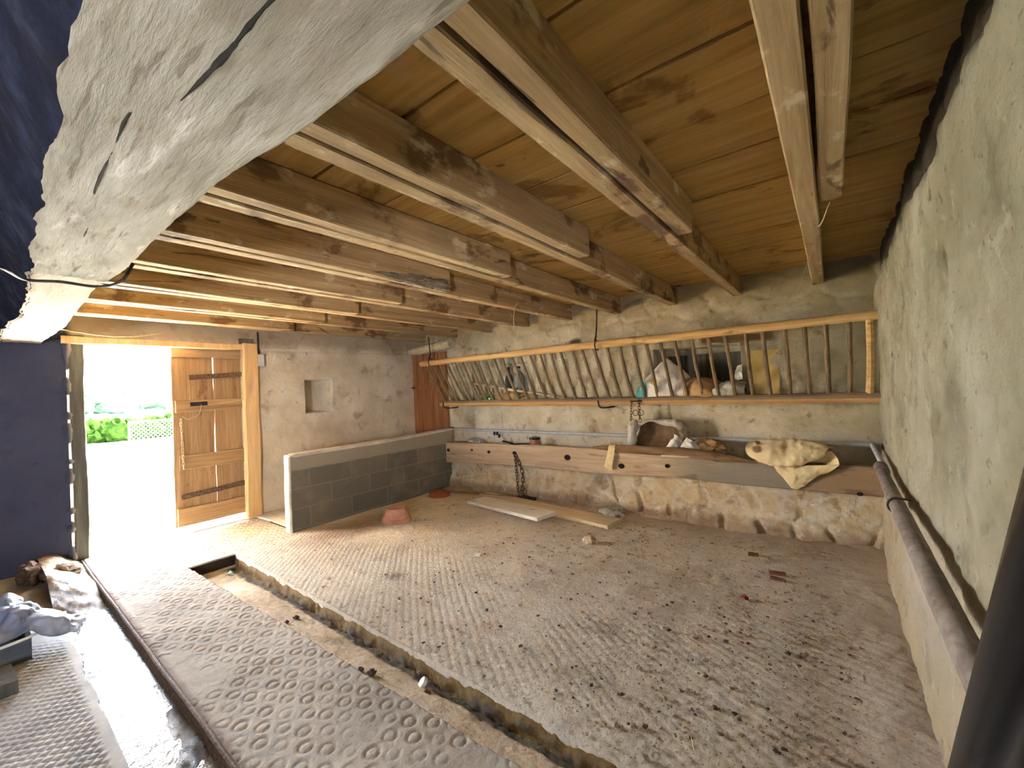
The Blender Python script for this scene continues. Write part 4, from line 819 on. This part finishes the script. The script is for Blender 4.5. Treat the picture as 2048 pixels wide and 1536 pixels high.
for i in range(420):
    while True:
        x, y = RNG.uniform(1.6, 4.3), RNG.uniform(-.2, 4.0)
        if RNG.rand() < dn(x, y)*.8+.05: break
    a = RNG.uniform(0, pi); l = RNG.uniform(.01, .04); z = .009+RNG.rand()*.006
    st.append(tube([(x-l*math.cos(a), y-l*math.sin(a), z), (x, y, z+.003), (x+l*math.cos(a), y+l*math.sin(a), z)], .0014, 4, 3))
stuff(mesh('straw_bits', *join(*st), m_straw), 'broken straw bits strewn over the dirt floor', 'straw')

# ------------------------------------------------------------------ left foreground
tb = thing('seed_tray', 'grey shallow tray wrapped in clear plastic on the left slab', 'tray', (-.1, 3.9, 0))
part('tray_body', join(box(-.7, .19, 3.70, 3.72, .005, .13), box(-.7, .19, 4.22, 4.24, .005, .13), box(.17, .19, 3.72, 4.22, .005, .13), box(-.7, .17, 3.72, 4.22, .005, .02)), m_tray, tb, False)
part('tray_rim', tube([(-.7, 3.70, .132), (.19, 3.70, .132), (.195, 4.24, .132)], .008, 8, 40), m_wht, tb)
pb = thing('plastic_sheet', 'crumpled shiny clear plastic sheet lying over the grey tray', 'plastic sheet', (.1, 3.9, .1))
part('film', cloth([[(-.5, 3.72, .15), (-.1, 3.72, .155), (.15, 3.715, .15), (.28, 3.67, .10), (.40, 3.72, .06)],
    [(-.5, 3.9, .19), (-.1, 3.9, .17), (.12, 3.86, .24), (.26, 3.82, .20), (.42, 3.80, .10)],
    [(-.5, 4.1, .17), (-.05, 4.1, .21), (.12, 4.05, .29), (.24, 4.0, .22), (.36, 3.98, .12)],
    [(-.5, 4.3, .15), (-.05, 4.3, .16), (.14, 4.28, .21), (.22, 4.2, .16), (.3, 4.15, .08)]], 50, 60, .03, 8, 14, .0015), m_film, pb)
single('timber_offcut', timber((-.6, 3.42, .035), (.115, 3.46, .035), .26, .065, n=20, amp=.004, s=5, cham=.008), m_darkpost, 'dark timber offcut lying in front of the plastic wrapped tray', 'timber')
m_earth = mk('dusty_earth', [(.3, S(96, 76, 54)), (.7, S(140, 114, 84))], 14, bump=(.8, 40))
for k, (c, r, lb) in enumerate((((.44, 5.1, .06), (.10, .16, .06), 'brown earth clump against the dark door wall'), ((.28, 5.25, .08), (.08, .14, .09), 'dusky earth clump left of the brown one by the wall'))):
    single('earth_clump', blob(c, r, .3, 70+k, 2.0, 4), m_earth if k == 0 else m_dung, lb, 'earth')

# ------------------------------------------------------------------ threads and cords
for k, (p, lb) in enumerate((([(3.2, 2.35, 2.66-.42), (3.2, 2.39, 2.2), (3.19, 2.40, 2.0), (3.2, 2.36, 1.86)], 'dusty cobweb thread dangling below the middle joists'),
        ([(3.53, .10, 2.25), (3.55, .14, 2.14), (3.52, .20, 2.02), (3.54, .24, 1.96)], 'dusty cobweb thread dangling from the joist pair nearest right wall'),
        ([(2.46, -.02, 2.25), (2.62, .02, 2.2), (2.75, .05, 2.245)], 'cobweb thread looped at the cut joist end by right wall'))):
    single('cobweb_thread', tube(p, [.002, .0028, .0035, .002], 5, 24), m_web, lb, 'cobweb')
single('cord', tube([(.50, 5.45, 2.13), (.75, 5.5, 2.10), (1.0, 5.52, 2.105), (1.25, 5.53, 2.16)], .005, 6, 30), m_web, 'pale cord strung on the wall above the door lintel', 'cord')

# ================================================================== OUTSIDE
def yard(X, Y):
    z = -.03+.03*sst(6.2, 8, Y)+.5*sst(12.2, 13.4, Y)+.03*fbm(X*.8, Y*.8, 0, 151, 3)*sst(6.3, 7.5, Y)
    return X, Y, z
struct('yard_ground', grid(np.linspace(-14, 40, 110), np.r_[np.arange(6.08, 16, .25), np.linspace(16, 120, 20)], yard), m_yard, label='sunlit pale yard outside the door')
R = []
for x in np.linspace(-3, 2.2, 60):
    R.append([(x, 12.3+.3*(i in (1, 2))+.05*float(fbm(x*3, i, 0, 3, 3)), (0, 0, .58, .58)[i]+.05*float(fbm(x*4, i*2, 0, 4, 3))*(i > 1)) for i in (0, 1, 2, 3)])
tag(mesh('garden_wall', *loft(R), m_ystone), 'low rubble stone wall across the sunlit yard', 'wall')
hg = []
for i in range(46):
    hg.append(blob((-2+i*.21, 14.2+random.uniform(-.15, .15), .72+random.uniform(-.02, .04)), (.26, .35, .33), .3, i, 3.2, 3))
tag(mesh('hedge', *join(*hg), m_hedge), 'clipped bright green hedge beyond the stone wall', 'hedge')
gt = thing('mesh_gate', 'galvanised wire mesh gate panel in front of the green hedge', 'gate', (2.5, 13.2, .5))
x0, x1, y_, z0, z1 = 2.28, 4.6, 13.2, .46, .98
for a, b in (((x0, z0), (x1, z0)), ((x0, z1), (x1, z1)), ((x0, z0-.1), (x0, z1)), ((3.12, z0-.1), (3.12, z1)), ((x1, z0-.1), (x1, z1))):
    part('gate_rail', tube([(a[0], y_, a[1]), (b[0], y_, b[1])], .022, 8), m_mesh, gt)
ws = []
for k in np.arange(x0-.5, x1, .09):
    for sgn in (1, -1):
        a = np.array((k, z0)) if sgn > 0 else np.array((k, z1)); b = a+np.array((.52, .52*sgn))
        if a[0] < x0: a = a+(b-a)*((x0-a[0])/(b[0]-a[0]))
        if b[0] > x1: b = a+(b-a)*((x1-a[0])/(b[0]-a[0]))
        ws.append(tube([(a[0], y_, a[1]), (b[0], y_, b[1])], .005, 4))
part('wire_mesh', join(*ws), m_mesh, gt)
tw = [('pale rounded tree far beyond the hedge, left of the group', 9, 56, 4.0), ('broad hazy tree beyond the hedge, middle of the group', 14.5, 60, 4.4), ('hazy tree beyond the hedge nearest the door leaf edge', 19, 62, 4.0), ('small hazy tree low at the left edge of the doorway view', 6.2, 50, 3.0)]
for k, (lb, x, y, r) in enumerate(tw):
    t = thing('tree', lb, 'tree', (x, y, .5), 'trees beyond the hedge')
    part('crown', join(*[blob((x+random.uniform(-1, 1)*r*.7, y+random.uniform(-1, 1), 1.6+random.uniform(0, 1)*r*.5), (r*.5, r*.5, r*.35), .3, k*9+j, 2.5, 3) for j in range(8)]), m_tree, t)
    part('trunk', tube([(x, y, .3), (x, y, 1.8)], .2, 8), m_bark, t)
struct('hill', grid(np.linspace(-80, 160, 60), np.linspace(100, 260, 30), lambda X, Y: (X, Y, -4+(9+3*fbm(X*.02, Y*.02, 0, 161, 3))*sst(100, 200, Y))), m_hill, label='pale distant hillside')

# ================================================================== LIGHT
w = bpy.data.worlds.new('World'); sc.world = w; w.use_nodes = True; nt = w.node_tree; nt.nodes.clear()
o = nt.nodes.new('ShaderNodeOutputWorld'); bg = nt.nodes.new('ShaderNodeBackground'); tc = nt.nodes.new('ShaderNodeTexCoord'); sx = nt.nodes.new('ShaderNodeSeparateXYZ'); cr = nt.nodes.new('ShaderNodeValToRGB')
nt.links.new(tc.outputs['Generated'], sx.inputs[0]); nt.links.new(sx.outputs[2], cr.inputs[0])
e = cr.color_ramp.elements; e[0].position = 0; e[0].color = (.93, .97, 1.04, 1); e[1].position = .42; e[1].color = (.11, .13, .16, 1)
nt.links.new(cr.outputs[0], bg.inputs[0]); bg.inputs[1].default_value = 16.0; nt.links.new(bg.outputs[0], o.inputs[0])
sl = bpy.data.lights.new('sun', 'SUN'); sl.energy = 40; sl.angle = .01; sl.color = (1, .98, .96)
so = bpy.data.objects.new('sun', sl); COL.objects.link(so)
so.rotation_euler = Vector((.62, .28, 1.35)).to_track_quat('Z', 'Y').to_euler()
def portal(loc, rot, sx_, sy_):
    l = bpy.data.lights.new('opening_portal', 'AREA'); l.shape = 'RECTANGLE'; l.size = sx_; l.size_y = sy_; l.cycles.is_portal = True
    p = bpy.data.objects.new('opening_portal', l); COL.objects.link(p); p.location = loc; p.rotation_euler = rot
portal((1.0, 6.0, 1.02), (-pi/2, 0, 0), .95, 2.15)

portal((-1.9, -.36, 1.22), (pi/2, 0, 0), .85, .6)  # portal for the added fill opening in the right wall

# ================================================================== CAMERA
y_, p_, r_ = math.radians(37.54), math.radians(.387), math.radians(-2.348)
f = np.array([math.cos(y_)*math.cos(p_), math.sin(y_)*math.cos(p_), math.sin(p_)])
r0 = np.array([math.sin(y_), -math.cos(y_), 0]); u0 = np.cross(r0, f)
rt = math.cos(r_)*r0+math.sin(r_)*u0; up = np.cross(rt, f)
cd = bpy.data.cameras.new('camera'); cd.sensor_width = 36; cd.lens = 834/2048*36; cd.clip_start = .02; cd.clip_end = 600
co = bpy.data.objects.new('camera', cd); COL.objects.link(co)
co.matrix_world = Matrix([[rt[i], up[i], -f[i], (0, 0, 1.45)[i]] for i in range(3)]+[[0, 0, 0, 1]])
sc.camera = co
sc.view_settings.view_transform = 'Standard'; sc.view_settings.look = 'None'; sc.view_settings.gamma = 1; sc.view_settings.use_curve_mapping = False
sc.view_settings.exposure = 3.85
sc.cycles.max_bounces = 10; sc.cycles.diffuse_bounces = 6; sc.cycles.glossy_bounces = 3; sc.cycles.use_denoising = True
sc.cycles.sample_clamp_indirect = 40
